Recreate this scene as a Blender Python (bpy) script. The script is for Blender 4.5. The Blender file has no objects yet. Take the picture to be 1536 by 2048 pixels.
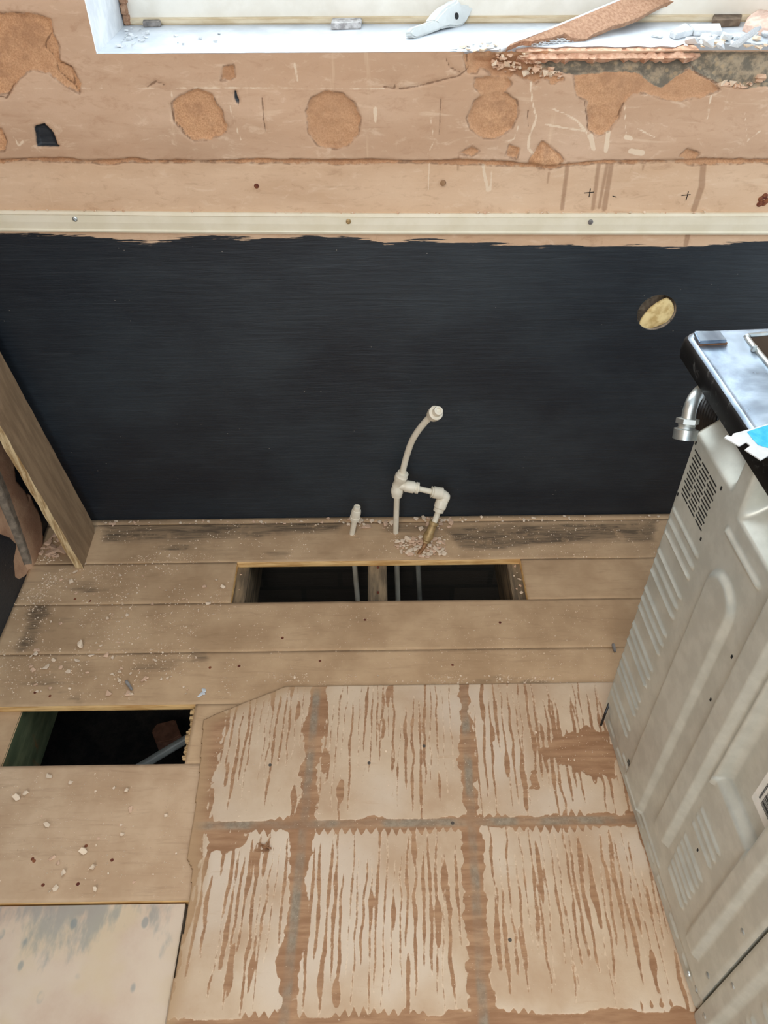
import bpy, bmesh, random
import numpy as np
from math import sin, cos, pi, radians, sqrt
from mathutils import Vector, Matrix

# ------------------------------------------------------------------ camera, sky, lamps, exposure
SC = bpy.context.scene
COL = SC.collection
FPX, CAM_H, PITCH, YAW, ROLL = 1580.0, 1.5, radians(43.2), radians(-0.7), radians(0.15)
_R = np.array([cos(YAW), sin(YAW), 0.0]); _Fh = np.array([-sin(YAW), cos(YAW), 0.0])
_F = _Fh * cos(PITCH) + np.array([0, 0, -sin(PITCH)]); _D = -_Fh * sin(PITCH) + np.array([0, 0, -cos(PITCH)])
_R, _D = _R * cos(ROLL) + _D * sin(ROLL), -_R * sin(ROLL) + _D * cos(ROLL)
cd = bpy.data.cameras.new('camera'); cam = bpy.data.objects.new('camera', cd); COL.objects.link(cam)
cd.sensor_fit = 'VERTICAL'; cd.sensor_height = 36.0; cd.lens = FPX / 2048.0 * 36.0; cd.clip_start = 0.02
M = Matrix.Identity(4)
for i in range(3):
    M[i][0] = _R[i]; M[i][1] = -_D[i]; M[i][2] = -_F[i]
M[2][3] = CAM_H
cam.matrix_world = M
SC.camera = cam
SC.view_settings.view_transform = 'Standard'; SC.view_settings.look = 'None'
SC.view_settings.gamma = 1.0; SC.view_settings.exposure = 0.66
try: SC.view_settings.use_curve_mapping = False
except Exception: pass
wd = bpy.data.worlds.new('daylight'); SC.world = wd; wd.use_nodes = True
bg = wd.node_tree.nodes['Background']; bg.inputs[0].default_value = (0.80, 0.90, 1.0, 1); bg.inputs[1].default_value = 0.80

def area(name, loc, target, sx, sy, power, color):
    l = bpy.data.lights.new(name, 'AREA'); l.shape = 'RECTANGLE'; l.size = sx; l.size_y = sy; l.energy = power; l.color = color
    o = bpy.data.objects.new(name, l); COL.objects.link(o); o.location = loc
    o.rotation_euler = (Vector(target) - Vector(loc)).to_track_quat('-Z', 'Y').to_euler()
    return o
area('assumed_rear_fill', (-1.5, -1.6, 2.5), (0.1, 1.1, 0.3), 2.6, 2.0, 95, (1.0, 0.97, 0.93))  # area lamp added behind the camera; its unseen light source is assumed
area('window_daylight', (0.2, 2.5, 2.15), (0.2, 1.4, 0.9), 1.7, 1.3, 32, (0.86, 0.95, 1.0))

# ------------------------------------------------------------------ measuring helpers: photo point -> point on a real plane
C0 = np.array([0, 0, CAM_H])
def ray(x, y): return _R * ((x - 768) / FPX) + _D * ((y - 1024) / FPX) + _F
def on(x, y, n, d):
    r = ray(x, y); n = np.array(n, float); return C0 + r * ((d - n @ C0) / (n @ r))
def flo(x, y, z=0.0): return on(x, y, (0, 0, 1), z)
YW = flo(760, 1030)[1]                      # the window wall
XL = -0.902                                 # the left wall
def wal(x, y, off=0.0): return on(x, y, (0, 1, 0), YW - off)
def lef(x, y): return on(x, y, (1, 0, 0), XL)
ZB = -0.006                                 # top of the old boards; the plywood on them ends at 0
ZS = wal(195, 106)[2]                       # sill height

# ------------------------------------------------------------------ small numeric tools
def lin(c): c = c / 255.0; return c / 12.92 if c <= 0.04045 else ((c + 0.055) / 1.055) ** 2.4
def C(r, g, b): return (lin(r), lin(g), lin(b), 1.0)
def vnoise(x, y, scale, seed=0):
    rs = np.random.RandomState(seed); T = rs.rand(256, 256)
    a = np.asarray(x) / scale + 500.3; b = np.asarray(y) / scale + 500.7
    i = np.floor(a).astype(int); j = np.floor(b).astype(int); u = a - i; v = b - j
    u = u * u * (3 - 2 * u); v = v * v * (3 - 2 * v); g = lambda p, q: T[p % 256, q % 256]
    return (g(i, j) * (1 - u) + g(i + 1, j) * u) * (1 - v) + (g(i, j + 1) * (1 - u) + g(i + 1, j + 1) * u) * v
def fbm(x, y, scale, seed=0, n=4): 
    s = 0; a = 0.5; t = 0
    for k in range(n):
        s = s + a * vnoise(x, y, scale / 2 ** k, seed + k); t += a; a *= 0.55
    return s / t
def poly_sdf(P, X, Y):
    P = np.asarray(P, float); d = np.full(X.shape, 1e9); ins = np.zeros(X.shape, bool); n = len(P)
    for k in range(n):
        ax, ay = P[k]; bx, by = P[(k + 1) % n]; ex, ey = bx - ax, by - ay
        wx, wy = X - ax, Y - ay; t = np.clip((wx * ex + wy * ey) / (ex * ex + ey * ey + 1e-12), 0, 1)
        d = np.minimum(d, (wx - ex * t) ** 2 + (wy - ey * t) ** 2)
        c = ((ay > Y) != (by > Y)) & (X < (bx - ax) * (Y - ay) / ((by - ay) if by != ay else 1e-12) + ax)
        ins ^= c
    d = np.sqrt(d); return np.where(ins, -d, d)
def line_sdf(P, X, Y, w):
    d = np.full(X.shape, 1e9)
    for k in range(len(P) - 1):
        ax, ay = P[k]; bx, by = P[k + 1]; ex, ey = bx - ax, by - ay
        t = np.clip(((X - ax) * ex + (Y - ay) * ey) / (ex * ex + ey * ey + 1e-12), 0, 1)
        d = np.minimum(d, np.hypot(X - ax - ex * t, Y - ay - ey * t))
    return d - w
def sstep(a, b, x):
    t = np.clip((x - a) / (b - a), 0, 1); return t * t * (3 - 2 * t)

# ------------------------------------------------------------------ object helpers
def tag(o, label=None, cat=None, group=None, kind=None):
    if label: o['label'] = label
    if cat: o['category'] = cat
    if group: o['group'] = group
    if kind: o['kind'] = kind
    return o
def empty(name, loc, label=None, cat=None, group=None, kind=None):
    o = bpy.data.objects.new(name, None); COL.objects.link(o); o.location = loc; o.empty_display_size = 0.05
    return tag(o, label, cat, group, kind)
def root_loc(o):
    while o.parent: o = o.parent
    return Vector(o.location)
def link(name, me, mat, parent=None, origin=None, smooth=False, angle=None):
    for m_ in (mat if isinstance(mat, (list, tuple)) else [mat]): me.materials.append(m_)
    o = bpy.data.objects.new(name, me); COL.objects.link(o)
    if parent is not None:
        o.parent = parent; me.transform(Matrix.Translation(-root_loc(parent)))
    elif origin is not None:
        me.transform(Matrix.Translation(-Vector(origin))); o.location = origin
    if smooth:
        me.polygons.foreach_set('use_smooth', [True] * len(me.polygons))
        if angle:
            try: me.set_sharp_from_angle(angle=radians(angle))
            except Exception: pass
    me.update(); return o
def fin(name, bm, mat, parent=None, origin=None, smooth=False, angle=40):
    bmesh.ops.recalc_face_normals(bm, faces=bm.faces)
    me = bpy.data.meshes.new(name); bm.to_mesh(me); bm.free()
    return link(name, me, mat, parent, origin, smooth, angle)
def box(bm, a, b, bev=0.0, seg=2):
    a = Vector(a); b = Vector(b); t = bmesh.new(); bmesh.ops.create_cube(t, size=1.0)
    for v in t.verts: v.co = Vector(((a.x + b.x) / 2 + v.co.x * abs(b.x - a.x), (a.y + b.y) / 2 + v.co.y * abs(b.y - a.y), (a.z + b.z) / 2 + v.co.z * abs(b.z - a.z)))
    if bev: bmesh.ops.bevel(t, geom=t.edges[:], offset=bev, segments=seg, affect='EDGES')
    merge(bm, t)
def merge(bm, t, mx=None):
    me = bpy.data.meshes.new('tmp'); t.to_mesh(me); t.free()
    if mx is not None: me.transform(mx)
    bm.from_mesh(me); bpy.data.meshes.remove(me)
def frame_of(d):
    d = Vector(d).normalized(); u = d.orthogonal().normalized(); return d, u, d.cross(u)
def lathe(bm, base, axis, prof, seg=24, cap=True):
    d, u, w = frame_of(axis); base = Vector(base); rings = []
    for (t, r) in prof:
        rings.append([bm.verts.new(base + d * t + (u * cos(2 * pi * k / seg) + w * sin(2 * pi * k / seg)) * r) for k in range(seg)])
    for a, b in zip(rings, rings[1:]):
        for k in range(seg): bm.faces.new((a[k], a[(k + 1) % seg], b[(k + 1) % seg], b[k]))
    if cap: bm.faces.new(rings[0][::-1]); bm.faces.new(rings[-1])
def smooth_path(pts, sub=6):
    P = [Vector(p) for p in pts]; out = []
    for i in range(len(P) - 1):
        p0 = P[max(i - 1, 0)]; p1 = P[i]; p2 = P[i + 1]; p3 = P[min(i + 2, len(P) - 1)]
        for k in range(sub):
            t = k / sub
            out.append(0.5 * ((2 * p1) + (p2 - p0) * t + (2 * p0 - 5 * p1 + 4 * p2 - p3) * t * t + (3 * p1 - p0 - 3 * p2 + p3) * t ** 3))
    return out + [P[-1]]
def tube(bm, pts, r, seg=16):
    P = [Vector(p) for p in pts]; rings = []; u = None
    for i, p in enumerate(P):
        d = (P[min(i + 1, len(P) - 1)] - P[max(i - 1, 0)]).normalized()
        u = d.orthogonal().normalized() if u is None else (u - d * u.dot(d)).normalized()
        w = d.cross(u); rr = r[i] if isinstance(r, (list, tuple)) else r
        rings.append([bm.verts.new(p + (u * cos(2 * pi * k / seg) + w * sin(2 * pi * k / seg)) * rr) for k in range(seg)])
    for a, b in zip(rings, rings[1:]):
        for k in range(seg): bm.faces.new((a[k], a[(k + 1) % seg], b[(k + 1) % seg], b[k]))
    bm.faces.new(rings[0][::-1]); bm.faces.new(rings[-1])
def prism(bm, pts, vec, bev=0.0):
    t = bmesh.new(); vec = Vector(vec); A = [t.verts.new(Vector(p)) for p in pts]; B = [t.verts.new(Vector(p) + vec) for p in pts]
    n = len(A); t.faces.new(A); t.faces.new(B[::-1])
    for k in range(n): t.faces.new((A[k], B[k], B[(k + 1) % n], A[(k + 1) % n]))
    bmesh.ops.recalc_face_normals(t, faces=t.faces)
    if bev: bmesh.ops.bevel(t, geom=t.edges[:], offset=bev, segments=2, affect='EDGES', clamp_overlap=True)
    merge(bm, t)
def grid_mesh(name, U, V, fn, attrs=None, keep=None):
    """U,V 1-D coordinate arrays; fn(UU,VV)->(x,y,z); attrs {name: array}; keep: bool per quad"""
    UU, VV = np.meshgrid(U, V, indexing='ij'); x, y, z = fn(UU, VV); nu, nv = UU.shape
    co = np.stack([x, y, z], -1).reshape(-1, 3).astype(np.float32)
    idx = np.arange(nu * nv).reshape(nu, nv)
    q = np.stack([idx[:-1, :-1], idx[1:, :-1], idx[1:, 1:], idx[:-1, 1:]], -1).reshape(-1, 4)
    if keep is not None: q = q[keep.reshape(-1)]
    me = bpy.data.meshes.new(name); me.vertices.add(len(co)); me.vertices.foreach_set('co', co.ravel())
    me.loops.add(q.size); me.loops.foreach_set('vertex_index', q.ravel().astype(np.int32))
    me.polygons.add(len(q)); me.polygons.foreach_set('loop_start', np.arange(0, q.size, 4, dtype=np.int32))
    try: me.polygons.foreach_set('loop_total', np.full(len(q), 4, dtype=np.int32))
    except Exception: pass
    for k, a in (attrs or {}).items():
        at = me.attributes.new(k, 'FLOAT', 'POINT'); at.data.foreach_set('value', np.asarray(a, np.float32).ravel())
    me.update(calc_edges=True); me.validate(); return me

# ------------------------------------------------------------------ material helpers
class NT:
    def __init__(s, name):
        s.m = bpy.data.materials.new(name); s.m.use_nodes = True; s.t = s.m.node_tree; s.t.nodes.clear()
        s.out = s.n('ShaderNodeOutputMaterial'); s.b = s.n('ShaderNodeBsdfPrincipled'); s.t.links.new(s.b.outputs[0], s.out.inputs[0])
    def n(s, ty, **kw):
        nd = s.t.nodes.new(ty)
        for k, v in kw.items(): setattr(nd, k, v)
        return nd
    def put(s, sock, v):
        if isinstance(v, bpy.types.NodeSocket): s.t.links.new(v, sock)
        else: sock.default_value = v
    def pos(s, sc=(1, 1, 1)):
        g = s.n('ShaderNodeTexCoord'); mp = s.n('ShaderNodeMapping'); s.t.links.new(g.outputs['Object'], mp.inputs[0]); mp.inputs['Scale'].default_value = sc
        return mp.outputs[0]
    def noise(s, vec, scale, detail=4, rough=0.55, dist=0.0):
        nd = s.n('ShaderNodeTexNoise'); s.put(nd.inputs['Vector'], vec); nd.inputs['Scale'].default_value = scale; nd.inputs['Detail'].default_value = detail
        nd.inputs['Roughness'].default_value = rough; nd.inputs['Distortion'].default_value = dist; return nd.outputs['Fac']
    def voro(s, vec, scale, feat='F1'):
        nd = s.n('ShaderNodeTexVoronoi', feature=feat); s.put(nd.inputs['Vector'], vec); nd.inputs['Scale'].default_value = scale; return nd.outputs['Distance']
    def attr(s, name): return s.n('ShaderNodeAttribute', attribute_name=name).outputs['Fac']
    def math(s, op, a, b=0.0, c=0.0):
        nd = s.n('ShaderNodeMath', operation=op); s.put(nd.inputs[0], a); s.put(nd.inputs[1], b); s.put(nd.inputs[2], c); return nd.outputs[0]
    def range(s, v, a, b, c=0.0, d=1.0):
        nd = s.n('ShaderNodeMapRange', interpolation_type='SMOOTHSTEP'); s.put(nd.inputs[0], v)
        for k, q in enumerate((a, b, c, d)): s.put(nd.inputs[k + 1], q)
        return nd.outputs[0]
    def mix(s, f, a, b, mode='MIX'):
        nd = s.n('ShaderNodeMixRGB', blend_type=mode); s.put(nd.inputs[0], f); s.put(nd.inputs[1], a); s.put(nd.inputs[2], b); return nd.outputs[0]
    def ramp(s, f, stops):
        nd = s.n('ShaderNodeValToRGB'); s.put(nd.inputs[0], f); e = nd.color_ramp.elements
        while len(e) > 1: e.remove(e[-1])
        e[0].position, e[0].color = stops[0]
        for p, c in stops[1:]:
            x = e.new(p); x.color = c
        return nd.outputs[0]
    def bump(s, h, strength=0.3, dist=0.002, nrm=None):
        nd = s.n('ShaderNodeBump'); s.put(nd.inputs['Height'], h); nd.inputs['Strength'].default_value = strength; nd.inputs['Distance'].default_value = dist
        if nrm is not None: s.put(nd.inputs['Normal'], nrm)
        return nd.outputs[0]
    def end(s, col, rough=0.8, nrm=None, metal=0.0, spec=None, **kw):
        s.put(s.b.inputs['Base Color'], col); s.put(s.b.inputs['Roughness'], rough); s.put(s.b.inputs['Metallic'], metal)
        if nrm is not None: s.put(s.b.inputs['Normal'], nrm)
        if spec is not None: s.put(s.b.inputs['Specular IOR Level'], spec)
        for k, v in kw.items(): s.put(s.b.inputs[k], v)
        return s.m
def simple(name, c1, c2, scale=30, rough=0.7, metal=0.0, stretch=(1, 1, 1), bumpd=0.0005, bs=0.3, spec=None, lo=0.35, hi=0.65):
    t = NT(name); p = t.pos(stretch); f = t.noise(p, scale, 5, 0.6)
    return t.end(t.mix(t.range(f, lo, hi), c1, c2), rough, t.bump(f, bs, bumpd), metal, spec)

# plaster wall with its black painted lower part
def wall_material(name):
    t = NT(name); p = t.pos(); ps = t.pos((0.25, 1, 1)); pv = t.pos((1, 1, 0.18)); pb = t.pos((0.05, 1, 1))
    n1 = t.noise(ps, 9, 6, 0.6); n2 = t.noise(p, 60, 5, 0.65); n3 = t.noise(p, 3.0, 3)
    up = t.mix(t.range(n1, 0.3, 0.7), C(184, 150, 121), C(210, 178, 150)); up = t.mix(t.range(n3, 0.35, 0.7, 0, 0.55), up, C(196, 158, 126))
    lo = t.mix(t.range(n1, 0.3, 0.7), C(198, 163, 131), C(219, 188, 157)); lo = t.mix(t.range(n3, 0.4, 0.7, 0, 0.5), lo, C(206, 168, 132))
    base = t.mix(t.range(t.attr('low'), -0.001, 0.001), lo, up)
    mo = t.noise(t.pos((.6, 1, 1.4)), 34, 6, .7, .5); base = t.mix(t.range(mo, .52, .72, 0, .5), base, C(172, 134, 104)); base = t.mix(t.range(mo, .46, .30, 0, .45), base, C(228, 202, 174))
    vs_ = t.noise(t.pos((1, 1, .07)), 46, 4, .6); base = t.mix(t.range(vs_, .62, .74, 0, .4), base, C(224, 196, 164))
    hs_ = t.noise(t.pos((.08, 1, 1)), 80, 4, .65); base = t.mix(t.range(hs_, .64, .76, 0, .4), base, C(166, 128, 98))
    # trowel scrapes and pale smears
    sc = t.noise(t.pos((0.5, 1, 4)), 14, 3, 0.5, 0.6); base = t.mix(t.math('MULTIPLY', t.range(sc, 0.62, 0.72, 0, 0.45), t.range(n3, 0.42, 0.6)), base, C(222, 195, 165))
    base = t.mix(t.range(n2, 0.62, 0.8, 0, 0.35), base, C(150, 112, 82))
    def mask(a, amp, soft=0.0012, nz=None):
        return t.range(t.math('ADD', t.attr(a), t.math('MULTIPLY', t.math('SUBTRACT', nz if nz is not None else n2, 0.5), amp)), -soft, soft, 1, 0)
    drip = mask('drip', 0.003, 0.002); base = t.mix(t.math('MULTIPLY', drip, 0.55), base, C(138, 98, 68))
    scr = mask('scr', 0.006, 0.0008); base = t.mix(t.math('MULTIPLY', scr, 0.8), base, C(226, 204, 176))
    sand = t.mix(t.range(t.noise(p, 330, 3, 0.7), 0.3, 0.7), C(182, 134, 96), C(214, 168, 126)); sand = t.mix(t.range(t.noise(p, 26, 5, .65), 0.48, 0.66, 0, 0.55), sand, C(150, 108, 78)); sand = t.mix(t.range(n3, 0.35, 0.65, 0, 0.5), sand, C(178, 136, 102))
    ren = mask('ren', 0.016, 0.0012, t.noise(p, 48, 6, .7)); rim_shade = t.range(t.math('ABSOLUTE', t.attr('ren')), 0.001, 0.004, 1, 0)
    base = t.mix(t.math('MULTIPLY', rim_shade, t.range(n2, 0.4, 0.6, 0.1, 0.65)), base, C(112, 76, 50)); base = t.mix(ren, base, sand)  # darker band paints edge shading around the recessed patches
    conc = t.mix(t.range(t.noise(p, 45, 6, 0.7), 0.4, 0.62), C(112, 104, 90), C(168, 150, 124)); conc = t.mix(t.range(t.voro(p, 60), 0.16, 0.3, 0.6, 0), conc, C(176, 152, 118))
    base = t.mix(mask('grey', 0.012), base, conc)
    bn = t.noise(pb, 190, 4, 0.65); bn2 = t.noise(pb, 40, 3)
    bl = t.range(t.math('ADD', t.attr('black'), t.math('ADD', t.math('MULTIPLY', t.math('SUBTRACT', bn, 0.5), 0.036), t.math('MULTIPLY', t.math('SUBTRACT', bn2, 0.5), 0.010))), -0.0008, 0.0008, 1, 0)
    blk = t.mix(t.range(t.noise(t.pos((0.5, 1, 1)), 3, 5, 0.65), 0.35, 0.7), C(20, 27, 35), C(42, 50, 56))
    wear = t.noise(t.pos((0.05, 1, 1)), 120, 5, 0.7); blk = t.mix(t.range(wear, 0.58, 0.78, 0, 0.35), blk, C(66, 71, 74))
    sp = t.voro(t.pos((1, 1, 1)), 42); spk = t.math('MULTIPLY', t.range(sp, 0.03, 0.05, 1, 0), t.range(t.noise(p, 11), 0.52, 0.56)); blk = t.mix(t.math('MULTIPLY', spk, 0.6), blk, C(190, 180, 165))
    bl = t.math('MAXIMUM', bl, mask('dark', 0.003)); base = t.mix(bl, base, blk)
    ck = t.range(t.math('ADD', t.attr('crack'), t.math('MULTIPLY', t.math('SUBTRACT', t.noise(p, 70, 4, .7), .5), .004)), .0002, .0016, 1, 0); base = t.mix(t.math('MULTIPLY', ck, .7), base, C(104, 72, 50))
    brick = mask('under', 0.0); br = t.n('ShaderNodeTexBrick'); g = t.n('ShaderNodeTexCoord'); sx = t.n('ShaderNodeSeparateXYZ'); t.put(sx.inputs[0], g.outputs['Object']); cx = t.n('ShaderNodeCombineXYZ'); t.put(cx.inputs[0], sx.outputs[0]); t.put(cx.inputs[1], sx.outputs[2])
    t.put(br.inputs['Vector'], cx.outputs[0]); br.inputs['Scale'].default_value = 1.0; br.inputs['Brick Width'].default_value = 0.225; br.inputs['Row Height'].default_value = 0.075; br.inputs['Mortar Size'].default_value = 0.008
    br.inputs['Color1'].default_value = C(70, 62, 52); br.inputs['Color2'].default_value = C(58, 52, 45); br.inputs['Mortar'].default_value = C(50, 46, 40)
    base = t.mix(brick, base, br.outputs['Color'])
    brush = t.math('MULTIPLY', t.noise(t.pos((0.07, 1, 1)), 120, 5, 0.65, 0.5), 2.2)
    h = t.mix(bl, t.math('MULTIPLY', n2, 0.8), brush); h = t.mix(ren, h, t.noise(p, 260, 3, 0.8))
    rough = t.mix(bl, (0.9,) * 3 + (1,), (0.46,) * 3 + (1,))
    return t.end(base, rough, t.bump(h, 0.45, 0.0016), spec=0.5)
MW = wall_material('plaster_wall')

def board_material(name, c1, c2, bare):
    t = NT(name); p = t.pos(); pg = t.pos((0.12, 1, 1)); n1 = t.noise(p, 7, 5, 0.6); gr = t.noise(pg, 90, 5, 0.65, 0.8); n2 = t.noise(p, 160, 4, 0.7)
    dust = t.mix(t.range(n1, 0.3, 0.7), c1, c2); dust = t.mix(t.range(gr, 0.5, 0.75, 0, 0.25), dust, C(128, 98, 70)); dust = t.mix(t.range(n2, 0.6, 0.75, 0, 0.35), dust, C(205, 172, 134))
    wood = t.mix(t.range(gr, 0.35, 0.62), C(74, 64, 54), C(142, 118, 92)); wood = t.mix(t.range(t.noise(p, 30, 4), 0.55, 0.7, 0, 0.6), wood, c1)
    b = t.range(t.math('ADD', t.attr('bare'), t.math('MULTIPLY', t.math('SUBTRACT', t.noise(pg, 30, 5, 0.7), 0.5), 0.9)), 0.35, 0.75)
    col = t.mix(t.math('MULTIPLY', b, bare), dust, wood)
    return t.end(col, 0.92, t.bump(t.mix(0.5, gr, n2), 0.35, 0.0012), spec=0.2)
MB = board_material('dusty_board', C(176, 144, 110), C(200, 168, 132), 0.85)
MBN = board_material('dusty_sheet', C(184, 152, 120), C(206, 176, 144), 0.4)
def cut_wood(name, a, b, st=(0.1, 1, 1), sc=120):
    return simple(name, a, b, sc, 0.7, 0, st, 0.0006, 0.3)
MCUT = cut_wood('fresh_cut_wood', C(186, 138, 78), C(226, 184, 122))
MJOIST = cut_wood('old_joist', C(92, 78, 60), C(150, 128, 98), (1, 0.1, 1), 70)
def joist_green():
    t = NT('green_stained_joist'); p = t.pos((1, .3, 1)); f = t.noise(p, 18, 5, .6)
    c = t.mix(t.range(f, .35, .65), C(74, 86, 58), C(118, 124, 88)); c = t.mix(t.range(t.noise(t.pos((1, 1, .5)), 9, 4), .55, .66), c, C(150, 96, 52)); return t.end(c, .85, t.bump(f, .3, .001))
MJG = joist_green()
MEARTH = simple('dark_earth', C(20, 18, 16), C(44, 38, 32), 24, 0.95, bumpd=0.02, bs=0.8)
def pvc(name, c1, c2, rough=0.35): return simple(name, c1, c2, 14, rough, bumpd=0.0001, bs=0.1, spec=0.5)
MPVC = pvc('white_plastic_pipe', C(222, 212, 190), C(236, 228, 208))
MCREAM = pvc('cream_plastic_strip', C(220, 210, 184), C(228, 219, 196), 0.4)
MUPVC = pvc('window_frame_plastic', C(226, 220, 206), C(236, 231, 219), 0.35)
MHAND = pvc('white_handle_plastic', C(204, 208, 206), C(222, 226, 224), 0.3)
MBRASS = simple('dull_brass', C(150, 122, 78), C(182, 154, 108), 60, 0.5, 0.4, bumpd=0.0002)
MCOPPER = simple('dusty_copper', C(150, 104, 66), C(178, 138, 98), 60, 0.55, 0.5, bumpd=0.0002)
MSTEEL = simple('zinc_steel', C(176, 186, 188), C(206, 210, 206), 40, 0.34, .85, bumpd=0.0001, bs=0.1)
MRUST = simple('rusty_steel', C(96, 42, 30), C(140, 84, 52), 120, 0.8, 0.2)
MBLACK = simple('black_plastic', C(10, 10, 11), C(24, 24, 26), 50, 0.5)
MSHADEINK = simple('hole_shade_and_ink_black', C(6, 7, 7), C(10, 10, 10), 40, 0.9)  # near-black: painted shade of slots and holes, also pencil and print ink
MSILL = simple('white_sill_gloss_paint', C(188, 195, 202), C(208, 214, 220), 16, 0.45, bumpd=0.0006, bs=0.25)
MREV = simple('white_painted_reveal', C(208, 211, 214), C(228, 230, 232), 22, 0.6, bumpd=0.002, bs=0.35)
MFOAM = simple('yellow_foam', C(196, 164, 104), C(238, 216, 158), 45, 0.85, bumpd=0.003, bs=0.7)
MLINE = simple('grey_lining', C(150, 136, 120), C(196, 182, 162), 70, 0.9, bumpd=0.001)
MGYP = simple('pink_plaster_chip', C(204, 164, 134), C(228, 194, 164), 80, 0.9, bumpd=0.001)
MGYPL = simple('pale_plaster_chip', C(218, 190, 160), C(236, 216, 190), 80, 0.9, bumpd=0.001)
MWHITE = simple('white_paint_flake', C(200, 205, 208), C(224, 227, 228), 50, 0.7, bumpd=0.001)
MGREY = simple('grey_packer', C(104, 100, 98), C(150, 144, 138), 60, 0.8, bumpd=0.001)
MREND = simple('brown_backing_plaster', C(166, 124, 96), C(192, 152, 122), 160, 0.95, bumpd=0.003, bs=0.8)
MLIP = simple('orange_plaster_lip', C(192, 142, 112), C(222, 180, 150), 70, 0.95, bumpd=0.004, bs=0.8)

# ------------------------------------------------------------------ the window wall
def wpoly(pts, k=2.0, ox=0, oy=0):          # photo outline -> (x,z) on the wall
    return [tuple(wal(ox + a / k, oy + b / k)[[0, 2]]) for a, b in pts]
WX0, WX1, WZ1 = float(wal(195, 106)[0]), 0.80, 2.20
U = np.concatenate([np.arange(XL, WX0, 0.004), np.arange(WX0, WX1, 0.004), np.arange(WX1, 0.98, 0.006), np.arange(0.98, 1.62, 0.04)])
V = np.concatenate([np.arange(-0.45, 0, 0.03), np.arange(0, 0.56, 0.01), np.arange(0.56, 0.67, 0.004), np.arange(0.67, 0.77, 0.006), np.arange(0.77, ZS, 0.003), np.arange(ZS, 1.30, 0.004), np.arange(1.30, WZ1, 0.05), np.arange(WZ1, 2.45, 0.06)])
U = np.unique(np.round(U, 4)); V = np.unique(np.round(V, 4))
U = U[np.concatenate([[True], np.diff(U) > .0009])]; V = V[np.concatenate([[True], np.diff(V) > .0009])]
XX, ZZ = np.meshgrid(U, V, indexing='ij')
LEDGE = [(0, 318), (60, 314), (125, 315), (165, 320), (220, 321), (260, 316), (300, 320), (500, 318), (768, 319), (1000, 321), (1100, 330), (1200, 320), (1536, 318)]
lz = np.array([wal(a, b)[[0, 2]] for a, b in LEDGE]); ledge = np.interp(XX, lz[:, 0], lz[:, 1])
low = ZZ - ledge + (fbm(XX, ZZ, 0.05, 3) - 0.5) * 0.006
BL = [(0, 465), (100, 470), (200, 476), (300, 485), (360, 477), (420, 474), (560, 478), (650, 472), (700, 475), (768, 487), (850, 480), (920, 483), (1000, 488), (1080, 494), (1150, 489), (1250, 490), (1350, 494), (1450, 485), (1536, 480)]
bz = np.array([wal(a, b)[[0, 2]] for a, b in BL]); black = ZZ - np.interp(XX, bz[:, 0], bz[:, 1])
RP = [wpoly([(690, 410), (720, 380), (790, 352), (850, 375), (865, 410), (890, 440), (895, 480), (912, 500), (900, 530), (830, 555), (780, 558), (740, 530), (700, 480)]),
      wpoly([(1225, 440), (1245, 390), (1300, 362), (1370, 370), (1420, 410), (1443, 470), (1435, 530), (1390, 580), (1340, 592), (1270, 575), (1235, 525)]),
      wpoly([(330, 470), (360, 400), (400, 372), (430, 360), (490, 370), (530, 400), (535, 450), (510, 510), (450, 548), (390, 548), (345, 510)], 2, 768),
      wpoly([(360, 310), (480, 300), (510, 330), (480, 365), (400, 380), (360, 345)], 2, 768),
      wpoly([(755, 300), (830, 290), (950, 280), (1020, 290), (1060, 330), (1110, 350), (1160, 310), (1220, 275), (1265, 300), (1320, 335), (1340, 360), (1260, 385), (1180, 400), (1110, 390), (1040, 368), (990, 375), (950, 410), (935, 470), (900, 520), (850, 540), (815, 510), (810, 400), (770, 380)], 2, 768),
      wpoly([(-600, 60), (60, 50), (150, 55), (205, 75), (215, 130), (240, 180), (240, 240), (290, 265), (325, 330), (320, 370), (250, 330), (200, 290), (130, 275), (80, 310), (40, 370), (-600, 380)]),
      wpoly([(-600, 500), (10, 510), (30, 560), (20, 600), (-600, 640)]),
      wpoly([(895, 265), (935, 258), (942, 300), (920, 318), (885, 318)]),
      wpoly([(570, 655), (600, 600), (630, 560), (660, 580), (700, 615), (720, 640), (690, 672), (600, 665)], 2, 768),
      wpoly([(300, 610), (350, 580), (380, 600), (350, 620)], 2, 768), wpoly([(485, 620), (500, 575), (540, 590), (530, 630)], 2, 768), wpoly([(1180, 620), (1210, 590), (1260, 610), (1230, 640)], 2, 768)]
ren = np.full(XX.shape, 1.0)
for P in RP: ren = np.minimum(ren, poly_sdf(P, XX, ZZ))
ren = np.minimum(ren, np.abs(ZZ - ledge + 0.003) - 0.0035 + (fbm(XX, ZZ, 0.06, 9) - 0.45) * 0.014)
grey = poly_sdf(wpoly([(610, 222), (700, 215), (930, 215), (1200, 205), (1230, 205), (1700, 205), (1700, 330), (1500, 345), (1440, 355), (1340, 335), (1250, 290), (1220, 270), (1160, 310), (1110, 350), (1060, 330), (1020, 290), (900, 285), (780, 300), (700, 290), (640, 290)], 2, 768), XX, ZZ)
rub = poly_sdf(wpoly([(330, 215), (450, 212), (640, 205), (650, 290), (700, 300), (740, 322), (640, 315), (540, 312), (430, 305), (340, 280)], 2, 768), XX, ZZ)
ren = np.minimum(ren, rub + (fbm(XX, ZZ, .02, 88) - .5) * .03)
dark = np.minimum(poly_sdf(wpoly([(140, 500), (180, 490), (215, 525), (230, 570), (245, 585), (150, 583)]), XX, ZZ), poly_sdf(wpoly([(935, 355), (945, 362), (958, 400), (955, 424), (940, 395)]), XX, ZZ))
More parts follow.
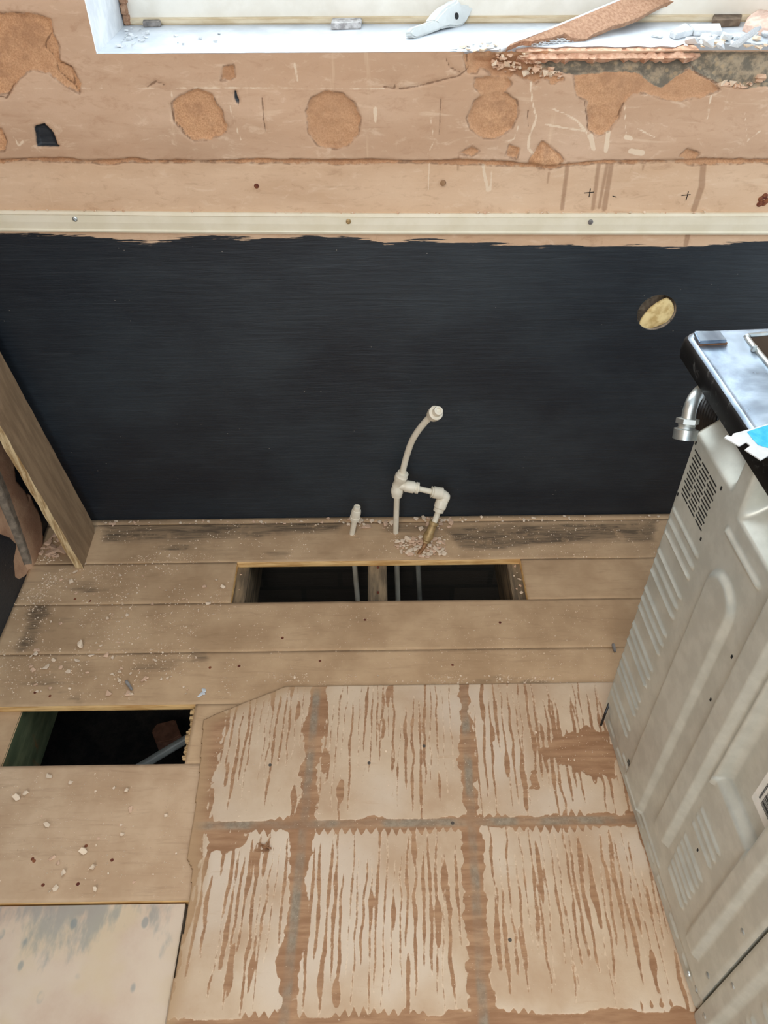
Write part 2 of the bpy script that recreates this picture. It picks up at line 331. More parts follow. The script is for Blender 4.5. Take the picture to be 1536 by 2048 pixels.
drip = np.full(XX.shape, 1.0); scr = np.full(XX.shape, 1.0)
for P, w in [([(735, 50), (712, 235)], .004), ([(860, 50), (835, 235)], .004), ([(892, 55), (860, 230)], .003), ([(908, 60), (882, 235)], .005), ([(1278, 50), (1270, 150), (1240, 237)], .006), ([(1216, 335), (1208, 378)], .005), ([(985, 90), (1000, 50), (1015, 45)], .001), ([(297, 20), (297, 80)], .002), ([(660, 90), (655, 130)], .002), ([(1036, 60), (1036, 80)], .002)]:
    drip = np.minimum(drip, line_sdf(wpoly(P, 2, 768, 300), XX, ZZ, w))
for P, w in [([(585, 330), (590, 400), (607, 470), (580, 540), (575, 590), (595, 610)], .0022), ([(670, 430), (720, 450), (770, 480), (805, 520), (840, 600)], .0016), ([(640, 490), (680, 500), (800, 520)], .0016), ([(960, 420), (965, 530)], .0012), ([(895, 520), (885, 600)], .004), ([(825, 540), (835, 590)], .0045), ([(985, 600), (1030, 608)], .005), ([(965, 545), (985, 550)], .004), ([(1080, 545), (1010, 510)], .0014), ([(1305, 380), (1290, 470)], .0018), ([(1440, 450), (1450, 560), (1500, 520)], .0012), ([(185, 470), (200, 560), (170, 620)], .001), ([(535, 500), (520, 550), (495, 560)], .0016), ([(180, 640), (178, 760)], .0012), ([(395, 660), (415, 760)], .003), ([(430, 670), (425, 760)], .002)]:
    scr = np.minimum(scr, line_sdf(wpoly(P, 2, 768), XX, ZZ, w))
for P, w in [([(1180, 250), (1190, 320)], .0018), ([(690, 345), (690, 395)], .0014), ([(1500, 430), (1500, 480)], .003), ([(920, 420), (945, 500), (965, 555)], .0012), ([(60, 545), (80, 580), (95, 560)], .0016), ([(0, 350), (650, 348)], .0006), ([(700, 347), (1536, 352)], .0010)]:
    scr = np.minimum(scr, line_sdf(wpoly(P), XX, ZZ, w))
crack = np.full(XX.shape, 1.0)
for P in [[(330, 215), (335, 270), (300, 300), (240, 315), (120, 345), (60, 352)], [(245, 225), (262, 265), (300, 285)], [(460, 215), (500, 260), (560, 290)], [(1210, 215), (1245, 290), (1340, 335)], [(0, 345), (45, 350), (40, 330)], [(800, 400), (815, 520)], [(930, 470), (955, 410)], [(575, 440), (573, 500)], [(228, 390), (222, 540)]]:
    crack = np.minimum(crack, line_sdf(wpoly(P, 2, 768), XX, ZZ, .0006))
for P in [[(205, 130), (180, 180), (215, 220), (235, 280), (300, 340), (325, 370)], [(240, 245), (290, 265), (305, 330)], [(590, 345), (625, 322), (660, 335)], [(680, 410), (700, 480), (760, 550)], [(0, 380), (30, 390), (60, 330)], [(1050, 390), (1055, 480), (1068, 530)]]:
    crack = np.minimum(crack, line_sdf(wpoly(P), XX, ZZ, .0006))
disp = 0.006 * sstep(-0.0015, 0.0015, low) + (fbm(XX, ZZ, 0.12, 21) - 0.5) * 0.004 * (low > 0)
disp -= .002 * sstep(.003, 0, crack)
disp -= sstep(0.002, -0.003, ren) * (0.005 - (fbm(XX, ZZ, 0.012, 31, 3) - 0.5) * 0.004)
disp += sstep(0, -0.012, poly_sdf(RP[8], XX, ZZ)) * 0.014 * (0.4 + fbm(XX, ZZ, 0.015, 5))
disp -= sstep(0.003, -0.008, grey) * (0.012 - (fbm(XX, ZZ, 0.03, 41, 4) - 0.5) * 0.016)
disp -= sstep(0.0, -0.02, rub) * 0.014
disp -= sstep(0.001, -0.003, dark) * 0.010
HC = wal(1313, 625); HR = float(np.hypot(*(wal(1275, 625) - HC)[[0, 2]]))
rr = np.hypot(XX - HC[0], ZZ - HC[2]); snap = np.abs(rr - HR) < 0.0030
XS = np.where(snap, HC[0] + (XX - HC[0]) / rr * HR, XX); ZSn = np.where(snap, HC[2] + (ZZ - HC[2]) / rr * HR, ZZ)
uc = (U[1:] + U[:-1]) / 2; vc = (V[1:] + V[:-1]) / 2; UC, VC = np.meshgrid(uc, vc, indexing='ij')
keep = ~((UC > WX0) & (UC < WX1) & (VC > ZS) & (VC < WZ1)) & (np.hypot(UC - HC[0], VC - HC[2]) > HR - 0.0005)
me = grid_mesh('wall_back', U, V, lambda a, b: (XS, YW - disp, ZSn), dict(low=low, black=black, ren=ren, grey=grey, dark=dark, drip=drip, scr=scr, crack=crack, under=ZZ + 0.012), keep)
wall_back = link('wall_back', me, MW, smooth=True); tag(wall_back, kind='structure')
# core hole through the wall: lining and torn foam
bm = bmesh.new(); t = bmesh.new(); lathe(t, (0, 0, 0), (0, 1, 0), [(0.0, HR + 0.0008), (0.002, HR + 0.0004), (0.09, HR)], 40, cap=False); merge(bm, t, Matrix.Translation((HC[0], YW - 0.0005, HC[2])))
t2 = bmesh.new(); bmesh.ops.create_circle(t2, cap_ends=True, segments=40, radius=HR); merge(bm, t2, Matrix.Translation((HC[0], YW + 0.088, HC[2])) @ Matrix.Rotation(pi / 2, 4, 'X'))
fin('hole_lining', bm, MLINE, wall_back, smooth=True)
def chunk_grid(pts_px, mapper, nrm, h, seed):     # a lumpy pad filling an outline
    P = np.array([mapper(a, b) for a, b in pts_px]); c = P.mean(0); bm = bmesh.new(); rnd = random.Random(seed); rings = []
    for k, s in enumerate((1.0, 0.97, 0.8, 0.55, 0.25)):
        hh = (0, 0.5, 0.85, 1.0, 0.95)[k] * h
        rings.append([bm.verts.new(Vector(c + (p - c) * s) + Vector(nrm) * (hh + (rnd.random() - .5) * h * 0.35 * (k > 0))) for p in P])
    for a, b in zip(rings, rings[1:]):
        for k in range(len(P)): bm.faces.new((a[k], a[(k + 1) % len(P)], b[(k + 1) % len(P)], b[k]))
    bm.faces.new(rings[-1]); bm.faces.new(rings[0][::-1]); return bm
FO = [(1278, 658), (1277, 646), (1283, 634), (1291, 624), (1300, 614), (1312, 605), (1324, 598), (1334, 594), (1343, 600), (1349, 611), (1349, 622), (1343, 634), (1334, 644), (1322, 650), (1308, 655), (1293, 659)]
fin('insulation_foam', chunk_grid([(1313 + (a - 1313) * .97, 626 + (b - 626) * .97) for a, b in FO], lambda a, b: wal(a, b, -0.006), (0, -1, 0), 0.0055, 4), MFOAM, wall_back, smooth=True)
# pencil crosses, plug and screws in the plaster
bm = bmesh.new()
for (a, b, c, d) in [(1168, 386, 1188, 384), (1181, 377, 1178, 394), (1363, 391, 1381, 389), (1377, 383, 1372, 401), (1225, 392, 1233, 394)]:
    tube(bm, [wal(a, b, 0.0003), wal(c, d, 0.0003)], 0.0008, 6)
fin('pencil_mark', bm, MSHADEINK, wall_back)
def screw_head(bm, p, nrm, r):
    lathe(bm, p, nrm, [(0, r), (0.0015, r * 0.9), (0.0022, r * 0.55)], 14)
bm = bmesh.new(); screw_head(bm, wal(513, 372), (0, -1, 0), 0.005); fin('rusty_screw', bm, MRUST, wall_back)
bm = bmesh.new(); lathe(bm, wal(888, 365, -0.004), (-0.3, -1, 0.25), [(0, .005), (.012, .0055), (.013, .003)], 10); fin('wall_plug', bm, simple('brown_plug', C(120, 88, 58), C(160, 124, 88)), wall_back)
bm = bmesh.new()
for a, b in [(1522, 398), (1530, 392), (1528, 406), (1519, 408), (1534, 401)]: screw_head(bm, wal(a, b), (0, -1, 0), 0.006)
fin('rust_patch', bm, MRUST, wall_back)
# broken plaster lip along the front of the sill
def lip(x0, x1, seed, z1, z0, dep):
    rnd = random.Random(seed); bm = bmesh.new(); n = 46; rings = []
    for k in range(n + 1):
        x = x0 + (x1 - x0) * k / n; e = rnd.uniform(-.004, .006); f = rnd.uniform(-.003, .003); tp = min(1, min(k, n - k) / 4 + .15)
        rings.append([bm.verts.new(Vector(q)) for q in ((x, YW + .05, z0), (x, YW + .012 - dep * tp + e, z0 + f), (x + f, YW + .006 - (dep + .006) * tp + e, (z0 + z1) / 2), (x, YW + .012 - dep * tp + f, z1 - .002 + f), (x, YW + .03 + e, z1 + .001), (x, YW + .05, z1))])
    for a, b in zip(rings, rings[1:]):
        for k in range(6): bm.faces.new((a[k], b[k], b[(k + 1) % 6], a[(k + 1) % 6]))
    bm.faces.new(rings[0]); bm.faces.new(rings[-1][::-1]); return bm
fin('broken_plaster_edge', lip(float(wal(1035, 106)[0]), float(wal(1400, 106)[0]), 3, ZS - .002, ZS - 0.018, 0.018), MLIP, wall_back)

# ------------------------------------------------------------------ the left wall
UL = np.concatenate([np.arange(-1.4, 0.9, 0.08), np.arange(0.9, YW, 0.005), [YW]]); VL = np.concatenate([np.arange(-0.45, 0, 0.05), np.arange(0, 0.5, 0.005), np.arange(0.5, 2.45, 0.05)])
YY, ZL = np.meshgrid(UL, VL, indexing='ij')
lp = lambda pts: [tuple(lef(a, b)[[1, 2]]) for a, b in pts]
pA = poly_sdf([(1.43, .50), (1.47, .47)] + lp([(0, 890), (12, 893), (21, 920), (25, 960), (34, 970), (46, 985), (50, 1000), (52, 985), (60, 1005), (72, 1025), (78, 1050), (80, 1084)]) + [(1.45, -.02), (1.40, -.02)], YY, ZL)
pB = poly_sdf([(1.36, .40), (1.42, .40)] + lp([(58, 1127)]) + [(1.405, -.02)] + lp([(40, 1158), (31, 1155), (28, 1120), (34, 1090), (20, 1075), (0, 1068)]), YY, ZL)
gs = poly_sdf([(1.435, .5), (1.462, .5)] + lp([(0, 962), (10, 985), (56, 1120), (58, 1128), (50, 1130), (26, 1066), (0, 1008)]), YY, ZL)
renL = np.minimum(pA, pB)
dl = sstep(0.001, -0.002, pA) * 0.010 - sstep(0.001, -0.002, pB) * 0.002
meL = grid_mesh('wall_left', UL, VL, lambda a, b: (XL + dl, YY, ZL), dict(low=np.full(YY.shape, -1.0), black=ZL - 0.80 + 0 * YY, ren=np.ones(YY.shape), grey=np.ones(YY.shape), dark=np.ones(YY.shape), drip=np.ones(YY.shape), scr=np.ones(YY.shape), crack=np.ones(YY.shape), under=ZL + 0.03, raw=renL, strip=gs))
def left_material():
    m = MW.copy(); m.name = 'left_wall_paint'; t = NT.__new__(NT); t.m = m; t.t = m.node_tree
    b = [n for n in m.node_tree.nodes if n.type == 'BSDF_PRINCIPLED'][0]; old = b.inputs['Base Color'].links[0].from_socket; p = t.pos(); n = t.noise(p, 60, 4)
    raw = t.mix(t.range(t.noise(p, 14, 4), .35, .65), C(176, 134, 104), C(206, 166, 132)); st = t.mix(t.range(n, .35, .65), C(116, 104, 90), C(146, 132, 114))
    mk = lambda a, amp: t.range(t.math('ADD', t.attr(a), t.math('MULTIPLY', t.math('SUBTRACT', n, .5), amp)), -.001, .001, 1, 0)
    c = t.mix(mk('raw', .006), old, raw); c = t.mix(mk('strip', .004), c, st)
    scf = t.math('MULTIPLY', t.range(t.voro(t.pos((1, 1, .5)), 60), .05, .08, 1, 0), t.range(t.noise(p, 9), .5, .55)); c = t.mix(t.math('MULTIPLY', scf, .6), c, C(180, 165, 145))
    t.put(b.inputs['Base Color'], c); r0 = b.inputs['Roughness'].links[0].from_socket
    t.put(b.inputs['Roughness'], t.mix(mk('raw', .006), r0, (.92, .92, .92, 1))); return m
wall_left = link('wall_left', meL, left_material(), smooth=True); tag(wall_left, kind='structure')

# ------------------------------------------------------------------ window: reveals, sill, frame, glass
window = empty('window_1', (WX0, YW, ZS), kind='structure')
YF = 1.795
bm = bmesh.new(); sn = 60; rnd = random.Random(8); top = []
sx_ = np.linspace(WX0 - .004, WX1 + .004, sn + 1)
for x in sx_:
    if x < .19: e = YW - .0066 + rnd.uniform(-.0006, .0006)
    elif x < .24: e = YW - .004 + rnd.uniform(0, .012)
    else: e = YW + .018 + rnd.uniform(-.004, .008) + .016 * (x > .55)
    top.append(e)
for k in range(sn):
    vs = [bm.verts.new((sx_[k + i], y + dy_ * (j_ < 2), z)) for z, dy_ in ((ZS + .0006, 0), (ZS - .016, .022)) for j_, (i, y) in enumerate(((0, top[k]), (1, top[k + 1]), (1, YF + .06), (0, YF + .06)))]
    for f in ((0, 1, 2, 3), (7, 6, 5, 4), (0, 4, 5, 1), (2, 6, 7, 3)): bm.faces.new([vs[i] for i in f])
bmesh.ops.remove_doubles(bm, verts=bm.verts, dist=1e-5)
fin('window_sill', bm, MSILL, window)
for sgn, x in ((-1, WX0), (1, WX1)):
    R = np.linspace(YW - .006, YF + .06, 40); Zr = np.linspace(ZS - .01, WZ1, 120)
    def fr(a, b, x=x): return (x + sgn * (-0.0015 + (fbm(a, b, .05, 51) - .5) * .004), a, b)
    link('reveal', grid_mesh('reveal', R, Zr, fr), MREV, window, smooth=True)
bm = bmesh.new(); box(bm, (WX0 + .001, YW, WZ1 - .004), (WX1 - .001, YF + .06, WZ1 + .02)); fin('reveal', bm, MREV, window)
bm = bmesh.new()
FX0, FX1 = WX0 + .03, WX1 - .03
def rail(a, b, c, d, horiz):        # stepped frame profile
    box(bm, (a, YF, b), (c, YF + .06, d), .004)
rail(FX0 - .03, ZS + .008, FX1 + .03, ZS + .078, 1); rail(FX0 - .03, WZ1 - .07, FX1 + .03, WZ1 - .005, 1)
rail(FX0 - .03, ZS + .079, FX0 + .045, WZ1 - .071, 0); rail(FX1 - .045, ZS + .079, FX1 + .03, WZ1 - .071, 0)
box(bm, (FX0 + .04, YF + .014, ZS + .075), (FX1 - .04, YF + .05, ZS + .098), .005)
fin('window_frame', bm, MUPVC, window)
bm = bmesh.new(); box(bm, (FX0 - .028, YF - .006, ZS + .0005), (FX1 + .028, YF + .02, ZS + .013), .003); fin('frame_bead', bm, simple('dirty_bead', C(196, 176, 142), C(222, 208, 180), 50, .8, stretch=(.2, 1, 1)), window)
bm = bmesh.new(); rnd = random.Random(41)
for k in range(60):
    z = ZS + .001 + k * .0178; x = WX0 + .002; w = rnd.uniform(.010, .017); box(bm, (x, YF - rnd.uniform(.008, .014), z), (x + w, YF + .002, z + .0188), .002)
fin('ragged_plaster_joint', bm, MREND, window)
gl = NT('window_glass'); gl.end((1, 1, 1, 1), 0.0, **{'Transmission Weight': 1.0, 'IOR': 1.02})
bm = bmesh.new(); box(bm, (FX0 + .04, YF + .026, ZS + .09), (FX1 - .04, YF + .030, WZ1 - .06)); fin('glass', bm, gl.m, window)

# ------------------------------------------------------------------ floor boards with the two holes
ground = None
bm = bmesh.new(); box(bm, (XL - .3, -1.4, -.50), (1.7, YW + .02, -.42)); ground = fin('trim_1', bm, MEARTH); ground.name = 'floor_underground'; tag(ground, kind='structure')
floor = empty('floor', (0, 0, 0), kind='structure')
Y0, Y1, Y2, Y3, Y4, Y5 = 1.563, float(flo(760, 1121, ZB)[1]), float(flo(760, 1202, ZB)[1]), float(flo(760, 1300, ZB)[1]), float(flo(200, 1411, ZB)[1]), float(flo(200, 1530, ZB)[1])
HX0, HX1 = float(flo(468, 1162, ZB)[0]), float(flo(1049, 1160, ZB)[0])
LHX = float(flo(380, 1470, ZB)[0])
def bare_field(x, y):
    b = .42 * sstep(.56, .74, fbm(x * .5, y, .12, 91)) + .25 * sstep(.6, .72, fbm(x * .3, y, .03, 95))
    def blob(px, amp, soft=.038):
        P = [tuple(flo(a, c, ZB)[:2]) for a, c in px]; return amp * sstep(soft, -soft, poly_sdf(P, x, y))
    for px, a in [([(190, 1040), (700, 1040), (680, 1068), (400, 1085), (200, 1090)], .75), ([(760, 1040), (900, 1040), (880, 1068), (800, 1080), (750, 1070)], .55), ([(890, 1060), (960, 1045), (1320, 1040), (1310, 1082), (1150, 1086), (1000, 1100), (920, 1095)], .95),
                  ([(60, 1200), (110, 1200), (70, 1300), (20, 1320)], .75), ([(40, 1320), (200, 1290), (230, 1360), (100, 1400), (20, 1380)], .45), ([(300, 1260), (420, 1250), (420, 1275), (300, 1280)], .25), ([(900, 1365), (1215, 1365), (1215, 1382), (900, 1376)], .5)]:
        b = np.maximum(b, blob(px, a))
    return b
def board(x0, x1, y0, y1, z1=ZB, th=.020, mat=MB, name='floor_board', step=.008, seed=1, parent=floor, cuts=True):
    u = np.linspace(x0, x1, max(3, int((x1 - x0) / step))); v = np.linspace(y0, y1, max(3, int((y1 - y0) / step))); 
    A, B = np.meshgrid(u, v, indexing='ij'); ed = np.minimum(np.minimum(B - y0, y1 - B), np.minimum(A - x0, x1 - A))
    zz = z1 - .0003 * sstep(.002, 0, ed) + (fbm(A, B, .1, seed) - .5) * .0012
    me = grid_mesh(name, u, v, lambda a, b: (a, b, zz), dict(bare=bare_field(A, B)))
    bm = bmesh.new(); bm.from_mesh(me); bpy.data.meshes.remove(me)
    es = [e for e in bm.edges if e.is_boundary]; r = bmesh.ops.extrude_edge_only(bm, edges=es)
    for vv in r['geom']:
        if isinstance(vv, bmesh.types.BMVert): vv.co.z = z1 - th
    for f in r['geom']:
        if isinstance(f, bmesh.types.BMFace): f.material_index = 1
    me = bpy.data.meshes.new(name); bmesh.ops.recalc_face_normals(bm, faces=bm.faces)
    if sum(f.normal.z for f in bm.faces if f.material_index == 0) < 0: bmesh.ops.reverse_faces(bm, faces=bm.faces)
    bm.to_mesh(me); bm.free()
    return link(name, me, [mat, MCUT], parent)
XR = 1.60
board(XL, XR, Y0, YW - .001, seed=1); board(XL, XR, Y1, Y0, seed=2)
board(XL, HX0, Y2, Y1, seed=3); board(HX1, XR, Y2, Y1, seed=4); board(XL, XR, Y3, Y2, seed=5); board(XL, XR, Y4, Y3, seed=6)
board(LHX, XR, Y5, Y4, seed=7); board(XL, -.330, .572, Y5, mat=MBN, seed=8)
board(-.329, XR, .40, Y5, seed=9, step=.03); board(-.338, XR, -1.4, .40, seed=10, step=.05)
board(XL, -.40, -1.4, -.25, seed=11, step=.05, mat=MBN)
# splintered plywood end hanging over the left hole
bm = bmesh.new(); rnd = random.Random(5)
for k in range(26):
    y = Y5 + .012 + (Y4 - Y5 - .02) * k / 26; w = rnd.uniform(.003, .010)
    box(bm, (LHX - w, y, ZB - rnd.uniform(.006, .012)), (LHX + .002, y + .0042, ZB - .001 - rnd.uniform(0, .003)))
fin('splintered_edge', bm, cut_wood('splintered_ply_end', C(150, 118, 78), C(206, 172, 122), (.1, 1, 1), 160), floor)
for (a, b) in [(180, 1202), (150, 1198), (100, 1392), (70, 1385), (420, 1335), (565, 1276), (478, 1332), (640, 1322), (1000, 1245), (730, 1240), (905, 1330), (65, 1718), (68, 1722), (156, 1768), (172, 1692), (224, 1720), (86, 1770)]:
    p = flo(a, b, ZB); bm = bmesh.new(); lathe(bm, p, (0, 0, 1), [(0, .0034), (.0006, .003)], 10); fin('nail_and_pit_disc', bm, MRUST, floor)  # nail heads, and dark discs standing for pits in the sheet

stain = NT('stained_sheet'); p_ = stain.pos(); n_ = stain.noise(p_, 5, 6, .6); n2_ = stain.noise(stain.pos((1, .35, 1)), 26, 4, .6)
c_ = stain.mix(stain.range(n_, .35, .65), C(194, 164, 140), C(212, 190, 166)); c_ = stain.mix(stain.range(stain.noise(p_, 9, 3), .5, .7, 0, .6), c_, C(206, 182, 146))
gd = stain.n('ShaderNodeSeparateXYZ'); stain.put(gd.inputs[0], p_)
near = stain.range(gd.outputs[1], -.14, .005, 0, 1)
bl_ = stain.range(stain.math('ADD', stain.math('MULTIPLY', near, .30), n2_),   .66, .84, 0, .55); c_ = stain.mix(bl_, c_, C(122, 132, 130))
sp_ = stain.math('MULTIPLY', stain.range(stain.voro(stain.pos((1, .6, 1)), 26), .12, .2, 1, 0), stain.range(stain.noise(p_, 7), .5, .58)); c_ = stain.mix(stain.math('MULTIPLY', sp_, .55), c_, C(112, 128, 130))
stain.end(c_, .75, stain.bump(n2_, .25, .001))
bm = bmesh.new(); box(bm, (XL + .002, -.24, ZB - .022), (-.358, .568, ZB - .003), .0012); sb = fin('stained_floor_sheet', bm, stain.m, None, (-.64, .568, ZB - .022))
tag(sb, 'pinkish grey stained floor sheet with blue blotches, left of the plywood and nearest the camera', 'floor sheet')

# ------------------------------------------------------------------ joists, pipes and rubble under the floor
def joist(x0, x1, mat, label, y0=-1.0, grp=None):
    bm = bmesh.new(); box(bm, (x0, y0, -.20), (x1, YW - .004, ZB - .0205), .002); o = fin('floor_joist', bm, mat, None, ((x0 + x1) / 2, (y0 + YW) / 2, -.20))
    return tag(o, label, 'joist')
jl = joist(HX0 - .03, float(flo(500, 1130, -.026)[0]), MJOIST, 'timber joist at the left end of the cut hole below the pipes')
xc0, xc1 = float(flo(736, 1165, -.026)[0]), float(flo(774, 1165, -.026)[0])
jc = joist(xc0, xc1, MJOIST, 'timber joist crossing the middle of the cut hole below the pipes')
jr = joist(float(flo(1021, 1165, -.026)[0]), HX1 + .03, MJOIST, 'timber joist at the right end of the cut hole below the pipes')
jg_face = float(flo(25, 1475, -.026)[0])
jg = joist(XL + .004, float(flo(25, 1475, -.026)[0]), MJG, 'green stained joist at the left end of the lower left hole')
for q in (1136, 1186):
    bm = bmesh.new(); lathe(bm, flo(756, q, -.0265), (0, 0, 1), [(0, .003), (.004, .003), (.0045, .0015)], 8); fin('nail', bm, MRUST, jc)
MPUG = pvc('grey_buried_pipe', C(150, 152, 146), C(176, 178, 170))
a_ = flo(270, 1540, -.25); b_ = flo(420, 1450, -.22)
bm = bmesh.new(); tube(bm, [a_ + (a_ - b_) * .8, a_, b_, b_ + (b_ - a_) * .5], .0105); o = fin('buried_pipe', bm, MPUG, None, tuple(a_)); tag(o, 'grey pipe running under the floor, seen in the lower left hole', 'pipe')
bm = bmesh.new(); P = [flo(a, b, -.33) for a, b in [(303, 1462), (313, 1447), (350, 1438), (362, 1470), (345, 1480), (312, 1486)]]; prism(bm, P, (0, 0, -.05), .003); o = fin('brick_fragment', bm, simple('dull_brick', C(112, 74, 56), C(134, 92, 70), 40, .9), None, tuple(P[0])); tag(o, 'broken brown brick lying in the lower left hole', 'brick')
rnd = random.Random(17)

jg.data.materials.append(MB)
for f in jg.data.polygons:
    if f.normal.z > .5: f.material_index = 1
# ------------------------------------------------------------------ plywood sheet with the combed tile adhesive
PLY = [tuple(flo(a, b)[:2]) for a, b in [(575, 1373), (500, 1402), (440, 1426), (408, 1440), (398, 1565), (376, 1718), (386, 1736), (381, 1798), (332, 2047)]]
PLY = [(XR - .02, PLY[0][1])] + PLY + [(PLY[-1][0] - .004, -.9), (XR - .02, -.9)]
st = .0028
GX = np.concatenate([np.arange(-.42, .62, st), np.arange(.62, XR, .03)]); GY = np.concatenate([np.arange(-.9, .30, .03), np.arange(.30, 1.04, st)])
AX, AY = np.meshgrid(GX, GY, indexing='ij'); psd = poly_sdf(PLY, AX, AY)
gx1, gx2, gy = -.150, .178, float(flo(800, 1648)[1])
skew = lambda x, y: x + .037 * (.70 - y)           # tile lines run slightly askew of the wall
SX = skew(AX, AY); adh = np.full(AX.shape, 1.0)
lumps = (fbm(AX, AY, .05, 61) - .5) * .034 + (fbm(AX, AY, .014, 65) - .5) * .014
tiles = []; YB = float(flo(800, 2036)[1])
for (x0, x1) in ((-.345, gx1 - .016), (gx1 + .019, gx2 - .015), (gx2 + .014, .56), (.59, .95)):
    for (y0, y1) in ((gy + .012, 1.09), (YB + .004, gy - .008), (YB - .36, YB - .030)):
        tiles.append((x0, x1, y0, y1))
rnd = random.Random(23)
for ti, (x0, x1, y0, y1) in enumerate(tiles):
    cx, cy = (x0 + x1) / 2, (y0 + y1) / 2; qx = np.abs(SX - cx) - (x1 - x0) / 2 + .014; qy = np.abs(AY - cy) - (y1 - y0) / 2 + .010
    d = np.hypot(np.maximum(qx, 0), np.maximum(qy, 0)) + np.minimum(np.maximum(qx, qy), 0) - .012 + lumps
    # scalloped comb ends along the top and bottom edge
    comb = np.abs((((SX + .004 * vnoise(AX, AY, .03, 7)) / .0165) % 1.0) - .5) * .030 * sstep(.45, .60, vnoise(AX, AY, .08, 71 + ti)) * (.5 + vnoise(AX, AY, .03, 77))
    d = np.maximum(d, np.abs(AY - cy) - (y1 - y0) / 2 + .004 + comb - .006)
    void = np.full(AX.shape, 1.0); x = x0 + .008
    while x < x1 - .006 and y1 > .3:
        for rep in range(rnd.choice((1, 2, 2, 3))):
            if rnd.random() < .06: continue
            L = rnd.uniform(.09, .165) if rep == 0 else rnd.uniform(.02, .07); yc = rnd.uniform(y0 + .12, y1 - .10) if rep == 0 else rnd.uniform(y0 + .03, y1 - .03)
            w0 = rnd.choice((.0012, .0018, .0026, .0034, .0034)) if rep == 0 else rnd.choice((.002, .003, .0045, .006)); tl = rnd.uniform(-.03, .03); xx = x + rnd.uniform(-.0025, .0025)
            m = (np.abs(SX - xx) < .025) & (np.abs(AY - yc) < L * 1.05)
            if not m.any(): continue
            t_ = (AY[m] - yc) / L; wv = w0 * np.sqrt(np.clip(1 - t_ * t_, 0, 1)) * (.5 + .9 * vnoise(AX[m] * 0 + xx * 7, AY[m], .028, 90 + int(1e3 * abs(xx)))) 
            xw = xx + tl * (AY[m] - yc) + (vnoise(AX[m] * 0 + xx * 13, AY[m], .035, 33) - .5) * .006
            void[m] = np.minimum(void[m], np.abs(SX[m] - xw) - wv + np.where(np.abs(t_) > 1, .01, 0))
        x += rnd.uniform(.0112, .0158)
    adh = np.minimum(adh, np.maximum(d, -void))
# bare scraped areas seen in the photo
for px in [[(1100, 1475), (1190, 1460), (1230, 1500), (1230, 1560), (1150, 1550), (1085, 1520)], [(420, 1668), (485, 1665), (480, 1690), (450, 1705), (420, 1700)], [(1050, 1545), (1085, 1540), (1075, 1572), (1060, 1575)]]:
    adh = np.maximum(adh, -(poly_sdf([tuple(flo(a, b)[:2]) for a, b in px], AX, AY) + lumps * 1.8))
pz = .0007 * sstep(.001, -.0015, adh) + (fbm(AX, AY, .2, 3) - .5) * .001
uc = (GX[1:] + GX[:-1]) / 2; vc = (GY[1:] + GY[:-1]) / 2; UC, VC = np.meshgrid(uc, vc, indexing='ij')
kp = poly_sdf(PLY, UC, VC) < 0.0012
meP = grid_mesh('plywood_sheet', GX, GY, lambda a, b: (a, b, pz), dict(adh=adh, edge=psd, gap=np.minimum(np.minimum(np.abs(SX - gx1), np.abs(SX - gx2)), np.abs(AY - gy - .002))), kp)
bm = bmesh.new(); bm.from_mesh(meP); loose = [v for v in bm.verts if not v.link_faces]; bmesh.ops.delete(bm, geom=loose, context='VERTS')
r = bmesh.ops.extrude_edge_only(bm, edges=[e for e in bm.edges if e.is_boundary])
for g_ in r['geom']:
    if isinstance(g_, bmesh.types.BMVert): g_.co.z = ZB + .0004
    elif isinstance(g_, bmesh.types.BMFace): g_.material_index = 1
bmesh.ops.edgeloop_fill(bm, edges=[e for e in bm.edges if e.is_boundary]); bmesh.ops.recalc_face_normals(bm, faces=bm.faces)
bm.to_mesh(meP); bm.free()
t = NT('adhesive_plywood'); p = t.pos(); pg = t.pos((.15, 1, 1)); n1 = t.noise(p, 6, 5, .6); n2 = t.noise(p, 90, 5, .7); g1 = t.noise(pg, 70, 5, .6)
ply = t.mix(t.range(g1, .35, .65), C(150, 112, 82), C(178, 140, 106)); ply = t.mix(t.range(n1, .45, .65, 0, .5), ply, C(146, 106, 76))
gapc = t.math('MULTIPLY', t.range(t.attr('gap'), .004, .012, 1, 0), t.range(t.noise(p, 9, 3), .40, .6, .15, .8)); ply = t.mix(gapc, ply, t.mix(t.range(n2, .4, .6), C(128, 120, 104), C(152, 142, 124)))
ad = t.mix(t.range(n1, .3, .7), C(186, 156, 126), C(208, 184, 156)); ad = t.mix(t.range(t.noise(p, 3.2, 3), .45, .62, 0, .6), ad, C(212, 194, 174)); ad = t.mix(t.range(n2, .6, .75, 0, .35), ad, C(182, 144, 110)); ad = t.mix(t.range(g1, .62, .75, 0, .3), ad, C(178, 140, 106))
sd = t.math('ADD', t.attr('adh'), t.math('MULTIPLY', t.math('SUBTRACT', t.noise(p, 130, 4, .6), .5), .0026))
mk = t.range(sd, -.0006, .0006, 1, 0); rimp = t.math('MULTIPLY', t.range(t.math('ABSOLUTE', sd), .0004, .0014, 1, 0), .45)
c = t.mix(mk, ply, ad); c = t.mix(t.math('MULTIPLY', rimp, t.range(n2, .45, .6)), c, C(232, 208, 178))
dst = t.range(t.math('ADD', t.attr('edge'), t.math('MULTIPLY', t.math('SUBTRACT', n1, .5), .06)), -.035, .0, 0, .75); sxp = t.n('ShaderNodeSeparateXYZ'); t.put(sxp.inputs[0], p)
lft = t.range(sxp.outputs[0], -.30, -.36); c = t.mix(t.math('MULTIPLY', dst, lft), c, C(178, 146, 110))
t.end(c, .85, t.bump(t.mix(.7, mk, n2), .5, .0010), spec=.25)
